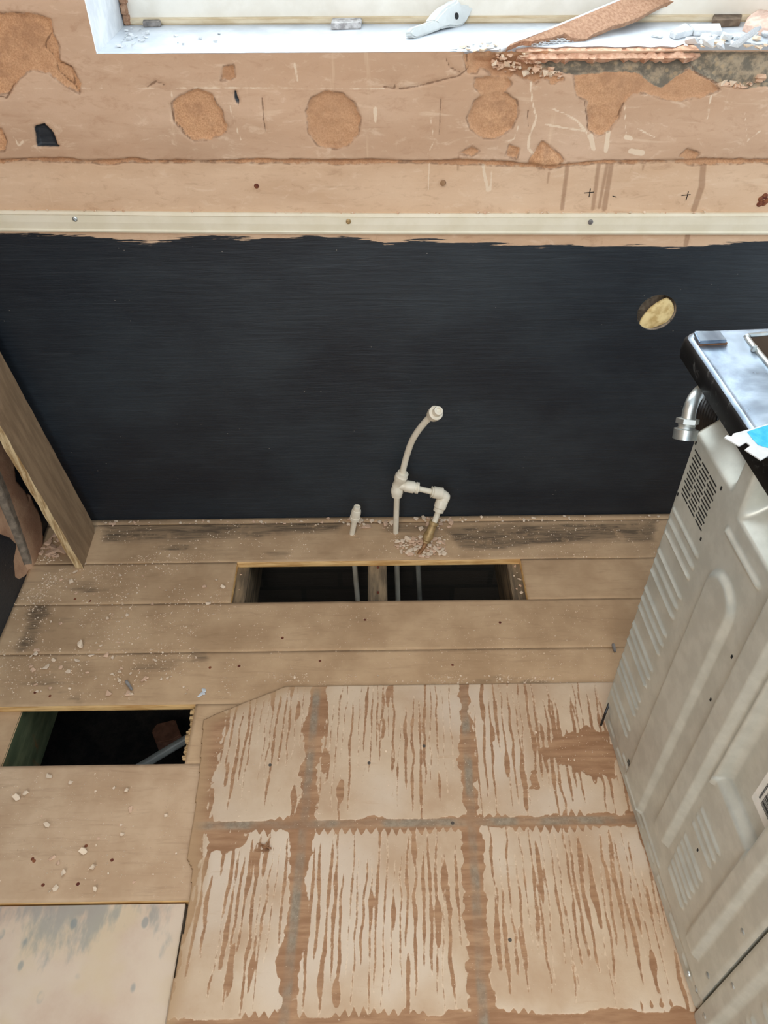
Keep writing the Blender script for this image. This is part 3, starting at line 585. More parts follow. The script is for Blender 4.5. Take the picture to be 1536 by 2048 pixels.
ply_o = link('plywood_sheet', meP, [t.m, simple('ply_edge', C(120, 92, 62), C(176, 140, 98), 90, .8, stretch=(.1, 1, 1))], None, (.2, .4, 0))
tag(ply_o, 'plywood sheet covered in combed pale tile adhesive, lying in front of the cooker', 'plywood sheet')
bm = bmesh.new(); rnd = random.Random(3); pc = flo(528, 1696)
for k in range(11):
    a = rnd.uniform(-.55, -.15) if k < 8 else rnd.uniform(.9, 1.2); L = rnd.uniform(.006, .013); q = Vector(pc) + Vector((rnd.uniform(-.008, .008), rnd.uniform(-.008, .008), .001))
    tube(bm, [q - Vector((cos(a) * L, sin(a) * L, 0)), q + Vector((cos(a) * L, sin(a) * L, rnd.uniform(.001, .006)))], .0011, 5)
fin('splinter', bm, simple('brown_splinter', C(136, 96, 64), C(176, 134, 96)), ply_o)

MDENT = simple('dull_dent', C(70, 62, 54), C(100, 90, 78))
for a, b in [(905, 1646), (540, 1530), (738, 1526), (848, 1492), (1020, 1880)]:
    bm = bmesh.new(); lathe(bm, flo(a, b, .0004), (0, 0, 1), [(0, .0036), (.0007, .003)], 10); fin('nail_and_pit_disc', bm, MDENT, ply_o)  # dark discs put in for small dents in the plywood

# ------------------------------------------------------------------ cream trim strip on the wall
tp = [(-420, 416, 462), (0, 419.5, 458.5), (384, 423, 462.5), (768, 426, 464.5), (1150, 425.5, 464.8), (1536, 424.5, 465), (1960, 424, 466)]
pth = []
for a, b, c in tp:
    u_, l_ = wal(a, b), wal(a, c); pth.append((max(float(u_[0]), XL + .001), float(u_[2]), float(l_[2])))
prof = [(0, 0.004), (.10, .010), (.14, .0085), (.5, .0095), (.84, .0085), (.9, .0115), (1.0, .010), (1.0, .004)]
bm = bmesh.new(); rings = []
for x, zt, zl in pth:
    ring = [bm.verts.new((x, YW + .0005, zt))]
    for s, o in prof: ring.append(bm.verts.new((x, YW - o - .001, zt + (zl - zt) * s)))
    ring.append(bm.verts.new((x, YW + .0005, zl))); rings.append(ring)
for a, b in zip(rings, rings[1:]):
    for k in range(len(a)): bm.faces.new((a[k], b[k], b[(k + 1) % len(a)], a[(k + 1) % len(a)]))
bm.faces.new(rings[0]); bm.faces.new(rings[-1][::-1])
trim = fin('trim_strip', bm, MCREAM, None, (0, YW, .825)); tag(trim, 'cream plastic strip screwed along the wall above the black paint', 'trim')
for (a, b, m_) in [(150, 438, MSTEEL), (697, 443, MBRASS), (1181, 444, MGREY)]:
    bm = bmesh.new(); q = wal(a, b, .0106); lathe(bm, q, (0, -1, 0), [(0, .0052), (.0012, .0052), (.0022, .003)], 16)
    for ang in (.6, .6 + pi / 2):
        dx, dz = cos(ang) * .003, sin(ang) * .003; tube(bm, [q + np.array([-dx, -.0022, -dz]), q + np.array([dx, -.0022, dz])], .0008, 5)
    fin('screw', bm, m_, trim)

# ------------------------------------------------------------------ leaning timber plank
p0 = flo(156, 1137, ZB); p1 = flo(192, 1058, ZB); th = radians(7.6); ax = Vector((-sin(th), 0, cos(th))); nrm = Vector((cos(th), 0, sin(th)))
e0, e1 = Vector((p0[0] + .014, p0[1], ZB)), Vector((p1[0], p1[1], ZB)); L = (e1.x - XL - .016) / sin(th) * .99
bm = bmesh.new(); nz = 60; rnd = random.Random(12); rings = []
for k in range(nz + 1):
    s = L * k / nz; w = .0012 * sin(k * .9) + rnd.uniform(-.0008, .0008); lo0 = (e0 - e1)
    a = e0 + ax * s + Vector((0, w, 0)); b = e1 + ax * s + Vector((0, -w * .5, 0))
    off = -.020 * (1 if k else 1)
    row = [a, b, b + nrm * -.020, a + nrm * -.020]
    if k == 0: row = [Vector((q.x, q.y, max(q.z, ZB + .0005))) for q in row]; row[1].y -= .016; row[2].y -= .016
    if k == 1: row[1].y -= .001
    rings.append([bm.verts.new(q) for q in row])
for a, b in zip(rings, rings[1:]):
    for k in range(4):
        f = bm.faces.new((a[k], a[(k + 1) % 4], b[(k + 1) % 4], b[k])); f.material_index = 1 if k == 3 else 0
bm.faces.new(rings[0]); bm.faces.new(rings[-1])
face = NT('weathered_plank'); p = face.pos((1, 1, .12)); f1 = face.noise(p, 40, 5, .6); f2 = face.noise(face.pos(), 12, 5, .65); c = face.mix(face.range(f1, .35, .65), C(134, 108, 80), C(158, 130, 98)); c = face.mix(face.range(f2, .55, .7, 0, .4), c, C(178, 148, 114)); face.end(c, .85, face.bump(f1, .25, .001))
edge = NT('split_pale_edge'); p = edge.pos((1, 1, .06)); f1 = edge.noise(p, 130, 5, .6); c = edge.mix(edge.range(f1, .35, .62), C(160, 124, 78), C(226, 200, 154)); edge.end(c, .8, edge.bump(f1, .5, .002))
plank = fin('timber_plank', bm, [face.m, edge.m], None, tuple((e0 + e1) / 2)); tag(plank, 'brown timber plank with pale split edge leaning against the left wall', 'plank')
bm = bmesh.new(); q = on(182, 1060, tuple(nrm), nrm.dot(e1)); lathe(bm, Vector(q) + nrm * -.0004, nrm, [(0, .0045), (.0009, .0042)], 14); fin('screw_hole_shade', bm, MSHADEINK, plank)  # dark disc painted as the shade in the screw hole

# ------------------------------------------------------------------ water pipes
def pipe(bm, pts, r=.0075): tube(bm, pts, r, 18)
yr = float(flo(792, 1064, ZB)[1])
def py(a, b, y=yr): return Vector(on(a, b, (0, 1, 0), y))
stub = empty('capped_pipe_stub', tuple(flo(704, 1067, ZB)), 'short white plastic pipe stub with a push-fit stop end, left of the branched pipes', 'pipe')
ys = float(flo(704, 1067, ZB)[1]); s0 = Vector(flo(704, 1067, ZB)); s1 = py(710, 1036, ys); ax_ = (s1 - s0).normalized()
bm = bmesh.new(); pipe(bm, [s0 + Vector((0.012, 0, -.40)), s0 + Vector((.003, 0, -.1)), s0, s1 + ax_ * .01]); fin('pipe', bm, MPVC, stub, smooth=True)
bm = bmesh.new(); lathe(bm, s1 - ax_ * .006, ax_, [(0, .009), (.001, .0135), (.006, .0140), (.012, .0140), (.0125, .0125), (.020, .0132), (.030, .0128), (.036, .0115), (.0365, .010)], 28); fin('collar', bm, MPVC, stub, smooth=True)
bm = bmesh.new(); lathe(bm, s1 + ax_ * .030, ax_, [(0, .0095), (.010, .0095), (.013, .0085), (.0135, .0055), (.0115, .005)], 24); fin('stop_plug', bm, MPVC, stub, smooth=True)

asm = empty('branched_water_pipe', tuple(flo(792, 1065, ZB)), 'white plastic water pipe with a tee, curved tail and brass valve', 'pipe')
b0 = Vector(flo(791.5, 1065, ZB)); b1 = py(794, 985); tc = py(796.5, 975); t1 = py(801, 958)
up = (b1 - b0).normalized()
bm = bmesh.new(); pipe(bm, [b0 + Vector((.012, 0, -.40)), b0 + Vector((.002, 0, -.05)), b0, b1]); fin('riser_pipe', bm, MPVC, asm, smooth=True)
bm = bmesh.new()
def collar(bm, p, d, s=1.0, L=.03): lathe(bm, p, d, [(0, .0092 * s), (.0008, .0150 * s), (.004, .0162 * s), (L * .55, .0162 * s), (L * .62, .0150 * s), (L, .0138 * s)], 28)
mid = tc
j0 = b1 + up * .027
lathe(bm, b1 - up * .012, up, [(0, .009), (.001, .0138), (.006, .0142), (.012, .0142), (.013, .0160), (.024, .0162), (.030, .0125), (.042, .0118)], 28)
up2 = (py(805.2, 948) - j0).normalized(); lathe(bm, j0 - up2 * .006, up2, [(0, .0118), (.020, .0125), (.026, .0162), (.038, .0165), (.040, .0148), (.048, .0144), (.0485, .009)], 28)
j0 = b1 + up * .027
eb = py(871, 985); br = (eb - py(812, 975)).normalized(); j0 = b1 + up * .027
lathe(bm, j0 + br * .004, br, [(0, .0115), (.014, .0125), (.018, .0158), (.040, .0158), (.041, .0135), (.045, .0135), (.0455, .0155), (.047, .0155), (.0475, .0135), (.050, .0155), (.0515, .0155), (.052, .008)], 28)
fin('tee_fitting', bm, MPVC, asm, smooth=True)
bm = bmesh.new(); pipe(bm, [j0 + br * .03, eb - br * .004]); fin('branch_pipe', bm, MPVC, asm, smooth=True)
ec = py(888, 991, yr - .002); vt = Vector(on(868, 1046, (0, 1, 0), yr - .035)); dn = (vt - ec).normalized()
bm = bmesh.new(); lathe(bm, eb - br * .012, br, [(0, .0085), (.0005, .0150), (.002, .0150), (.0025, .0132), (.005, .0132), (.006, .0158), (.030, .0162), (.031, .0140)], 28)
tube(bm, smooth_path([eb + br * .012, ec - br * .002, ec + dn * .004 + br * .004, ec + dn * .022], 5), .0138, 24)
lathe(bm, ec + dn * .012, dn, [(0, .0140), (.004, .0162), (.022, .0162), (.024, .0140), (.034, .0135), (.0345, .009)], 28); fin('elbow_fitting', bm, MPVC, asm, smooth=True)
bm = bmesh.new(); pipe(bm, [ec + dn * .03, vt + dn * .012]); fin('drop_pipe', bm, MPVC, asm, smooth=True)
vb = Vector(flo(838, 1107, ZB)); v0 = vt - dn * .004; va = Vector(on(852, 1083, (0, 1, 0), yr - .055)); vd = (va - v0).normalized(); VLn = (va - v0).length
bm = bmesh.new(); lathe(bm, v0, vd, [(0, .0085), (.0005, .0125), (.007, .0130), (.0075, .0112), (.010, .0112), (.0105, .0098), (VLn * .5, .0108), (VLn * .62, .0130), (VLn * .72, .0140), (VLn * .80, .0140), (VLn * .81, .0115), (VLn * .9, .0118), (VLn * .95, .0095), (VLn, .0075)], 24); fin('brass_valve', bm, MBRASS, asm, smooth=True, angle=35)
bm = bmesh.new(); lathe(bm, va - vd * .004, vd, [(0, .0095), (.006, .0098), (.007, .006)], 6); fin('compression_nut', bm, MBRASS, asm)
bm = bmesh.new(); tube(bm, smooth_path([va, va + vd * .018, vb + Vector((0, 0, -.002)), vb + Vector((-.004, 0, -.03))], 5), .0052, 12); fin('copper_tail', bm, MCOPPER, asm, smooth=True)
bm = bmesh.new(); pipe(bm, [vb + Vector((-.002, .004, -.026)), vb + Vector((.02, .02, -.40))], .0068); fin('buried_pipe', bm, pvc('dusty_buried_pipe', C(120, 120, 112), C(140, 140, 132)), asm, smooth=True)
bm = bmesh.new(); cp = smooth_path([py(801, 962), py(804.6, 950), py(807, 936, yr - .001), py(813, 913, yr - .005), py(823, 884, yr - .014), py(838, 859, yr - .030), py(857, 837, yr - .052), py(868, 829, yr - .068)], 6)
pipe(bm, cp, .0078); fin('curved_pipe', bm, MPVC, asm, smooth=True)
cc = py(869, 828, yr - .070); ca = (Vector((0, 0, CAM_H)) - cc).normalized() * .55 + Vector((.30, -.25, .62)); ca.normalize(); ca = (Vector(cp[-1]) - Vector(cp[-4])).normalized() * .6 + ca * .75; ca.normalize()
bm = bmesh.new(); lathe(bm, cc - ca * .012, ca, [(0, .0088), (.001, .0150), (.008, .0165), (.022, .0168), (.024, .0145), (.0245, .0115)], 30); fin('end_collar', bm, MPVC, asm, smooth=True)
bm = bmesh.new(); lathe(bm, cc + ca * .010, ca, [(0, .0108), (.014, .0108), (.017, .0100), (.0175, .0060), (.015, .0055)], 26); fin('stop_plug', bm, MPVC, asm, smooth=True)

PIPE_FEET = [tuple(s0), tuple(b0), tuple(vb)]

# ------------------------------------------------------------------ cooker, turned so its pressed back panel faces left
A_ = flo(1200, 1432); B_ = flo(1383, 2022); PLn = float(np.linalg.norm(B_ - A_)); dS = (B_ - A_) / PLn; dN = np.array([-dS[1], dS[0], 0])
def CK(s, w, h): return A_ + dS * s + dN * w + np.array([0, 0, h])
def ckp(a, b, w):                 # photo point -> point on the plane parallel to the panel, w behind it
    return on(a, b, dN, dN @ A_ + w)
cook = empty('cooker', tuple(CK(.3, .25, 0)), 'silver grey cooker standing on the right with its pressed metal back panel towards the pipes', 'cooker')
S = np.concatenate([np.arange(0, .5, .0022), np.arange(.5, PLn + .0005, .003)]); Hh = np.arange(.004, .8445, .0024)
SS, HH = np.meshgrid(S, Hh, indexing='ij')
def capsule(s0, s1, h, r): return np.hypot(SS - np.clip(SS, s0, s1), HH - h) - r
out = np.zeros(SS.shape)                      # outward relief
def raise_(sdf, amt, fl):
    global out
    out = out + amt * sstep(fl, -fl, sdf)
for hs, s0 in [((.627, .602, .577), .014), ((.529, .504, .479), .011), ((.431, .405, .380), .010), ((.331, .307, .282), .010), ((.233, .210, .187), .011), ((.137, .113), .013)]:
    for h in hs: raise_(capsule(s0, .116, h, .0030), .0042, .0036)
for h, s0, s1 in [(.320, .370, .437), (.296, .370, .437), (.272, .370, .437), (.223, .368, .437), (.200, .368, .437), (.177, .368, .437), (.154, .370, .437), (.132, .371, .437), (.110, .373, .437)]:
    raise_(capsule(s0, s1, h, .003), .004, .0036)
raise_(capsule(.164, .264, .725, .004), .0055, .005)
arch = np.where(HH > .630, np.hypot(SS - .208, HH - .630) - .040, np.maximum(np.abs(SS - .208) - .040, .06 - HH)); raise_(arch, .009, .0065)
raise_(np.maximum(np.abs(SS - .322) - .022, np.maximum(.135 - HH, HH - .86)), .012, .006)       # long upright rib
raise_(np.maximum(np.maximum(.366 - SS, SS - .476), .412 - HH), -.016, .012)                     # sunk middle field
fac = sstep(.35, .41, HH) * ((SS > .36) & (SS < .48)); raise_(np.abs(SS - .361) - .004 + 10 * (HH < .39), .006, .004)
raise_(np.maximum(np.abs(SS - .494) - .018, np.maximum(.10 - HH, HH - .86)), .010, .006)          # second upright rib
raise_(capsule(.13, .35, .063, .003), .003, .003); raise_(.0 + HH - .045, -.006, .012)
for s in np.arange(.03, .52, .065): raise_(capsule(s, s + .035, .026, .003), .003, .003)
# sloping roof pockets at the top
def roof(s0, s1, h0, slope=.8):
    global out
    m = sstep(s0 - .004, s0 + .010, SS) * sstep(s1 + .004, s1 - .014, SS); out = out - m * np.clip(HH - h0, 0, 1) * slope
roof(-.5, .138, .775, 1.25); roof(.172, .60, .757, 1.25)
crn = sstep(.006, 0, SS); out = out - crn * .006
out = out - .004 * sstep(PLn - .008, PLn, SS)
met = NT('pressed_silver_panel'); p = met.pos(); f1 = met.noise(p, 26, 5, .6); f2 = met.noise(p, 4, 3); c = met.mix(met.range(f1, .35, .65), C(190, 192, 182), C(203, 205, 195)); c = met.mix(met.range(met.noise(p, 90, 5, .7), .68, .76, 0, .3), c, C(206, 202, 188))
met.end(c, met.range(f2, .3, .7, .34, .44), met.bump(f1, .05, .0003), .36, .5)
MET = met.m
P_ = A_[:, None, None] + dS[:, None, None] * SS - dN[:, None, None] * out; P_[2] += HH
meC = grid_mesh('rear_panel', S, Hh, lambda a, b: (P_[0], P_[1], P_[2]))
bm = bmesh.new(); bm.from_mesh(meC); r = bmesh.ops.extrude_edge_only(bm, edges=[e for e in bm.edges if e.is_boundary])
for g_ in r['geom']:
    if isinstance(g_, bmesh.types.BMVert): g_.co += Vector(dN) * .03
bm.to_mesh(meC); bm.free(); link('rear_panel', meC, MET, cook, smooth=True, angle=50)
# body behind the panels
BW, BL_ = .56, .90
def cbox(name, s0, s1, w0, w1, h0, h1, mat, bev=.004, parent=None):
    bm = bmesh.new(); box(bm, (s0, w0, h0), (s1, w1, h1), bev); mx = Matrix(((dS[0], dN[0], 0, A_[0]), (dS[1], dN[1], 0, A_[1]), (0, 0, 1, 0), (0, 0, 0, 1)))
    bmesh.ops.transform(bm, matrix=mx, verts=bm.verts); return fin(name, bm, mat, parent or cook, smooth=True, angle=35)
cbox('body', .004, BL_, .122, BW, .012, .842, simple('grey_cooker_body', C(150, 150, 142), C(166, 165, 156), 20, .5, .4))
# adjoining second back panel beyond the seam
S2 = np.arange(PLn + .004, BL_, .004); SS, HH = np.meshgrid(S2, np.arange(.004, .8445, .004), indexing='ij'); out = np.zeros(SS.shape)
raise_(np.maximum(np.maximum(.600 - SS, SS - .87), np.maximum(.05 - HH, HH - .80)), -.010, .006)
for h in np.arange(.11, .72, .0245):
    if (h * 100) % 11 > 2.5: raise_(capsule(.625, .70, h, .003), .004, .0036)
out = out - .003 * sstep(PLn + .010, PLn + .004, SS)
P2 = A_[:, None, None] + dS[:, None, None] * SS - dN[:, None, None] * out; P2[2] += HH
me2 = grid_mesh('rear_panel', S2, np.arange(.004, .8445, .004), lambda a, b: (P2[0], P2[1], P2[2])); bm = bmesh.new(); bm.from_mesh(me2); r = bmesh.ops.extrude_edge_only(bm, edges=[e for e in bm.edges if e.is_boundary])
for g_ in r['geom']:
    if isinstance(g_, bmesh.types.BMVert): g_.co += Vector(dN) * .03
bm.to_mesh(me2); bm.free(); link('rear_panel', me2, MET, cook, smooth=True, angle=50)
# hob
def hob():
    bm = bmesh.new(); s0, s1, w0, w1, h0, h1, r = -.112, BL_ + .01, -.010, BW + .03, .846, .883, .022
    pts = []
    for (cs, cw, a0) in ((s0 + r, w0 + r, 180), (s1 - r, w0 + r, 270), (s1 - r, w1 - r, 0), (s0 + r, w1 - r, 90)):
        for k in range(7):
            a = radians(a0 + 15 * k); pts.append((cs + r * cos(a), cw + r * sin(a)))
    prf = [(0, h0), (-.001, h0 + .012), (0.0, h1 - .010), (.003, h1 - .004), (.008, h1)]
    cs, cw = (s0 + s1) / 2, (w0 + w1) / 2; rings = []
    for ins, h in prf:
        rings.append([bm.verts.new(CK(s - ins * np.sign(s - cs) * min(1, abs(s - cs) / .3), w - ins * np.sign(w - cw) * min(1, abs(w - cw) / .2), h)) for s, w in pts])
    for i, (a, b) in enumerate(zip(rings, rings[1:])):
        for k in range(len(pts)):
            f = bm.faces.new((a[k], a[(k + 1) % len(pts)], b[(k + 1) % len(pts)], b[k])); f.material_index = 1 if i < 3 else 0
    bm.faces.new(rings[-1]); f = bm.faces.new(rings[0][::-1]); f.material_index = 1
    return bm
ht = NT('smeared_hob_enamel'); p = ht.pos(); f1 = ht.noise(p, 12, 5, .6, .6); f2 = ht.noise(p, 5, 4, .6); c = ht.mix(ht.range(f1, .35, .65), C(132, 147, 163), C(172, 187, 202)); c = ht.mix(ht.range(f2, .5, .62, 0, .5), c, C(104, 112, 122)); ht.end(c, ht.range(f1, .3, .7, .26, .42), None, .8)
he = NT('scuffed_black_edge'); p = he.pos(); f1 = he.noise(p, 38, 5, .7, 1.2); c = he.mix(he.range(f1, .56, .72, 0, .4), C(9, 10, 11), C(130, 132, 130)); he.end(c, .5, spec=.3)
hob_o = fin('hob', hob(), [ht.m, he.m], cook, smooth=True, angle=30)
def ck_poly(px, h): return [Vector(flo(a, b, h)) for a, b in px]
bm = bmesh.new(); prism(bm, ck_poly([(1386, 668), (1438, 668), (1453, 687), (1397, 690)], .8855), (0, 0, .006), .0015); fin('lid_rest', bm, ht.m, hob_o)
bm = bmesh.new(); prism(bm, ck_poly([(1388, 670), (1440, 670), (1454, 689), (1398, 692)], .8832), (0, 0, .0026)); fin('rest_gasket', bm, simple('brown_gasket', C(84, 56, 36), C(120, 84, 56)), hob_o)
bm = bmesh.new(); wp = ck_poly([(1498, 676), (1512, 671), (1700, 668), (1760, 800), (1600, 830), (1570, 770), (1500, 685)], .884); prism(bm, wp, (0, 0, .0012)); fin('burner_well', bm, simple('black_glass', C(16, 15, 14), C(34, 30, 26), 20, .15), hob_o)
bm = bmesh.new(); tube(bm, smooth_path(wp + [wp[0]], 4), .0045, 10); fin('well_rim', bm, MSTEEL, hob_o, smooth=True)
bm = bmesh.new(); lathe(bm, flo(1506, 701, .884), (0, 0, 1), [(0, .004), (.008, .004), (.009, .002)], 12); fin('rim_clip', bm, MSTEEL, hob_o)
# gas inlet bend and nut
g_pts = [ckp(1425, 775, .09), ckp(1408, 778, .03), ckp(1396, 788, -.005), ckp(1386, 802, -.02), ckp(1379, 822, -.026), ckp(1375, 848, -.028)]
bm = bmesh.new(); tube(bm, smooth_path(g_pts, 6), .0098, 22); gi = fin('gas_inlet', bm, MSTEEL, cook, smooth=True)
n0 = Vector(ckp(1376, 836, -.027)); n1_ = Vector(ckp(1369, 878, -.030)); nd = (n1_ - n0).normalized(); NL = (n1_ - n0).length
bm = bmesh.new(); lathe(bm, n0, nd, [(0, .012), (.001, .0165), (NL * .26, .0165), (NL * .28, .012)], 6); lathe(bm, n0 + nd * NL * .25, nd, [(0, .0115), (NL * .08, .0125), (NL * .16, .0115), (NL * .24, .0125), (NL * .3, .0115)], 24); lathe(bm, n0 + nd * NL * .5, nd, [(0, .0125), (.001, .0172), (NL * .5, .0172), (NL * .52, .014), (NL * .5, .010)], 26)
fin('gas_nut', bm, MSTEEL, gi, smooth=True, angle=30)
bm = bmesh.new(); rnd = random.Random(4)
for k in range(7):
    x, y = 1400 + k * 5, 800 + k * 3; q0 = Vector(ckp(x + 12, y - 6, .075)); q1 = Vector(ckp(x, y + 22, .06)); q2 = Vector(ckp(x - 4 + k, y + 60, .075))
    tube(bm, smooth_path([q0, q1, q2], 5), .0038, 8)
fin('wiring', bm, MBLACK, cook, smooth=True)
# vent slots as flat dark strips, the shade inside painted on
bm = bmesh.new()
def slot(s0, s1, h, r=.0012):
    q = [CK(s0, -.0006, h - r), CK(s1, -.0006, h - r), CK(s1, -.0006, h + r), CK(s0, -.0006, h + r)]; prism(bm, q, tuple(dN * .004))
hs = np.linspace(.752, .668, 12)
for k, h in enumerate(hs):
    off = 0.004 * (k % 2)
    for j in range(3):
        s0 = .016 + .030 * j + off
        if s0 + .025 < .112: slot(s0, s0 + .025, h)
for (a, b) in [(.0, 0)]: pass
fin('vent_slot_shade', bm, MSHADEINK, cook)
for s, h in [(.012, .762), (.113, .760), (.111, .657), (.010, .657), (.280, .592), (.280, .486), (.403, .250)]:
    bm = bmesh.new(); prism(bm, [CK(s - .0016, -.0008, h - .003), CK(s + .0016, -.0008, h - .003), CK(s + .0016, -.0008, h + .003), CK(s - .0016, -.0008, h + .003)], tuple(dN * .004)); fin('screw_hole_shade', bm, MSHADEINK, cook)  # flat dark tabs painted as the shade inside the screw holes
bm = bmesh.new()
for s, h in [(.150, .079), (.150, .074), (.150, .084), (.188, .071), (.188, .066), (.222, .064)]: slot(s, s + .018, h, .0008)
fin('vent_slot_shade', bm, MSHADEINK, cook)  # lower slots, their inner shade drawn as dark strips too
# barcode label
def lab(s, h, o): return Vector(CK(s, .016 - o, h))
u0 = np.array([.0, 1.0]); 
bm = bmesh.new(); prism(bm, [lab(.418, .452, 0), lab(.468, .452, 0), lab(.468, .535, 0), lab(.418, .535, 0)], tuple(-dN * .0006)); bl_o = fin('barcode_label', bm, simple('label_paper', C(222, 222, 214), C(234, 233, 226), 30, .6), cook); bl_o['label'] = 'white barcode label'
bm = bmesh.new(); rnd = random.Random(9); h = .470
while h < .525:
    w = rnd.choice((.0006, .0010, .0016)); prism(bm, [lab(.436, h, .0008), lab(.460, h, .0008), lab(.460, h + w, .0008), lab(.436, h + w, .0008)], tuple(-dN * .0002)); h += w + rnd.choice((.0007, .0012, .0016))
h = .472
while h < .520:
    prism(bm, [lab(.428, h, .0008), lab(.4315, h, .0008), lab(.4315, h + .0018, .0008), lab(.428, h + .0018, .0008)], tuple(-dN * .0002)); h += .0030
fin('barcode', bm, MSHADEINK, bl_o)
# rivets by the seam, bracket with blue film, black cable stub
for s, h in [(PLn - .018, .05), (PLn - .018, .12), (PLn - .02, .30), (PLn + .02, .05), (PLn + .02, .2), (PLn - .045, .035)]:
    bm = bmesh.new(); lathe(bm, CK(s, .002, h), tuple(-dN), [(0, .006), (.002, .0055), (.004, .003)], 12); fin('rivet', bm, MSTEEL, cook, smooth=True)
zb = .8850
bm = bmesh.new(); prism(bm, ck_poly([(1466, 869), (1500, 860), (1560, 842), (1620, 880), (1560, 905), (1538, 912), (1521, 922), (1489, 901), (1500, 893), (1492, 886), (1478, 894), (1448, 877), (1453, 872), (1462, 875)], zb), (0, 0, .0016)); brk = fin('bracket', bm, simple('bright_bracket', C(216, 222, 222), C(232, 236, 236), 20, .3, .3), cook)
flm = simple('blue_film', C(40, 170, 220), C(90, 205, 240), 30, .2)
bm = bmesh.new(); prism(bm, ck_poly([(1494, 864), (1512, 858), (1558, 844), (1610, 880), (1550, 900), (1516, 890), (1505, 878)], zb + .0018), (0, 0, .0006)); f_o = fin('protective_film', bm, flm, brk); f_o['label'] = 'bright blue film'
bm = bmesh.new(); tube(bm, [flo(1202, 1450, .006), ckp(1211, 1425, -.007), ckp(1220, 1402, .004)], .0026, 8); fin('cable_stub', bm, MBLACK, cook)
for s_, w_ in ((.03, .1), (BL_ - .05, .1), (.03, .5), (BL_ - .05, .5)):
    bm = bmesh.new(); lathe(bm, CK(s_, w_, .0018), (0, 0, 1), [(0, .018), (.004, .018), (.013, .012)], 16); fin('foot', bm, MBLACK, cook)

# ------------------------------------------------------------------ things lying on the sill
zs = ZS + .0010
P0 = Vector(flo(1000, 101, zs)); P1 = Vector(on(1243, 0, (0, 1, 0), YF - .018)); Q = Vector(flo(1183, 76, zs)); nb = (P1 - P0).cross(Q - P0).normalized()
if nb.z < 0: nb = -nb
def bead(a, b, o=0.0): return Vector(on(a, b, tuple(nb), nb.dot(P0))) + nb * o
cb = empty('corner_bead', tuple(P0), 'long metal corner bead with brown plaster stuck to it, propped on the sill', 'corner bead')
far = P1 + (P1 - P0) * .9
bm = bmesh.new(); tube(bm, [P0, P1, far], .0035, 10); fin('bead_nose', bm, MWHITE, cb)
low_px = [(1138, 84), (1150, 86), (1168, 87), (1183, 76), (1205, 68), (1222, 60), (1244, 55), (1264, 47), (1275, 43), (1293, 32), (1312, 22), (1328, 14), (1345, 12), (1368, 2), (1400, -8), (1440, -25)]
top_px = [(1440 - k * 26, None) for k in range(0)]
bm = bmesh.new(); pl = [bead(a, b) for a, b in [(1018, 97), (1045, 91), (1060, 92), (1075, 88), (1100, 84), (1125, 76)] + low_px]
dwn = (Q - P0) - (P1 - P0) * ((Q - P0).dot(P1 - P0) / (P1 - P0).length_squared); dwn.normalize()
nl = [P0 + (far - P0) * t + dwn * .0065 for t in np.linspace(.62, .012, 14)]
prism(bm, pl + nl, tuple(nb * .010)); fin('plaster', bm, MREND, cb)
bm = bmesh.new(); rnd = random.Random(2)
for i in range(7):
    for j in range(3):
        a, b = 1068 + i * 11 + (j % 2) * 5, 82 + j * 4 + (3 if i < 2 else 0); pts = [bead(a + 6.0 * cos(t), b + 2.4 * sin(t), .003) for t in np.linspace(0, 2 * pi, 9)]
        tube(bm, pts, .0008, 4)
fin('expanded_mesh', bm, MWHITE, cb)
T = Vector(flo(833, 77, zs)); Bq = Vector(flo(915, 55, zs)); hd = (Bq - T).normalized(); hn = Vector((hd.y, -hd.x, 0)); hn = (hn + Vector((0, 0, .25))).normalized()
wh = empty('window_latch', tuple(T), 'white plastic window handle with metal spindle lying on the sill', 'window handle')
def hp(a, b, o=0.0): return Vector(on(a, b, tuple(hn), hn.dot(T))) + hn * o
bm = bmesh.new(); prism(bm, [hp(a, b) for a, b in [(821, 66), (825, 57), (871, 40), (886, 44), (890, 50), (884, 58), (834, 77), (825, 74)]], tuple(-hn * .018), .003); fin('grip', bm, MHAND, wh, smooth=True, angle=35)
bm = bmesh.new(); prism(bm, [hp(a, b) for a, b in [(870, 42), (878, 30), (894, 13), (914, 2), (918, -4), (922, 8), (950, 12), (944, 26), (934, 44), (924, 53), (914, 55), (900, 54), (884, 58)]], tuple(-hn * .030), .004); hb = fin('body', bm, MHAND, wh, smooth=True, angle=35)
bm = bmesh.new(); lathe(bm, hp(913, 32, -.001), tuple(hn), [(0, .006), (.0022, .0056)], 18); fin('lock_barrel', bm, MBLACK, wh)
bm = bmesh.new(); a0, a1 = hp(937, 14, -.015), hp(950, -12, -.015); lathe(bm, a0, tuple(a1 - a0), [(0, .008), (.004, .008), (.0042, .0062), (.035, .0062)], 4); fin('spindle', bm, MSTEEL, wh)
def block(name, px, z, hgt, mat, label, cat, back=None):
    bm = bmesh.new(); P = [Vector(flo(a, b, z)) for a, b in px]; prism(bm, P, (0, 0, hgt), .0012); c = sum(P, Vector()) / len(P); o = fin(name, bm, mat, None, tuple(c)); return tag(o, label, cat)
block('window_packer', [(287, 55), (322, 54), (323, 47), (288, 46)], zs, .009, MGREY, 'dark grey packer at the left end of the sill', 'packer')
block('window_packer', [(662, 60), (722, 58), (724, 48), (665, 49)], zs, .011, simple('pale_packer', C(150, 146, 144), C(206, 204, 202), 80, .8), 'pale chalky packer lying on the middle of the sill', 'packer')
block('window_packer', [(1421, 56), (1478, 53), (1482, 40), (1424, 41)], zs, .012, simple('brown_packer', C(96, 80, 66), C(124, 106, 88), 60, .9), 'brown packer against the frame at the right end of the sill', 'packer')
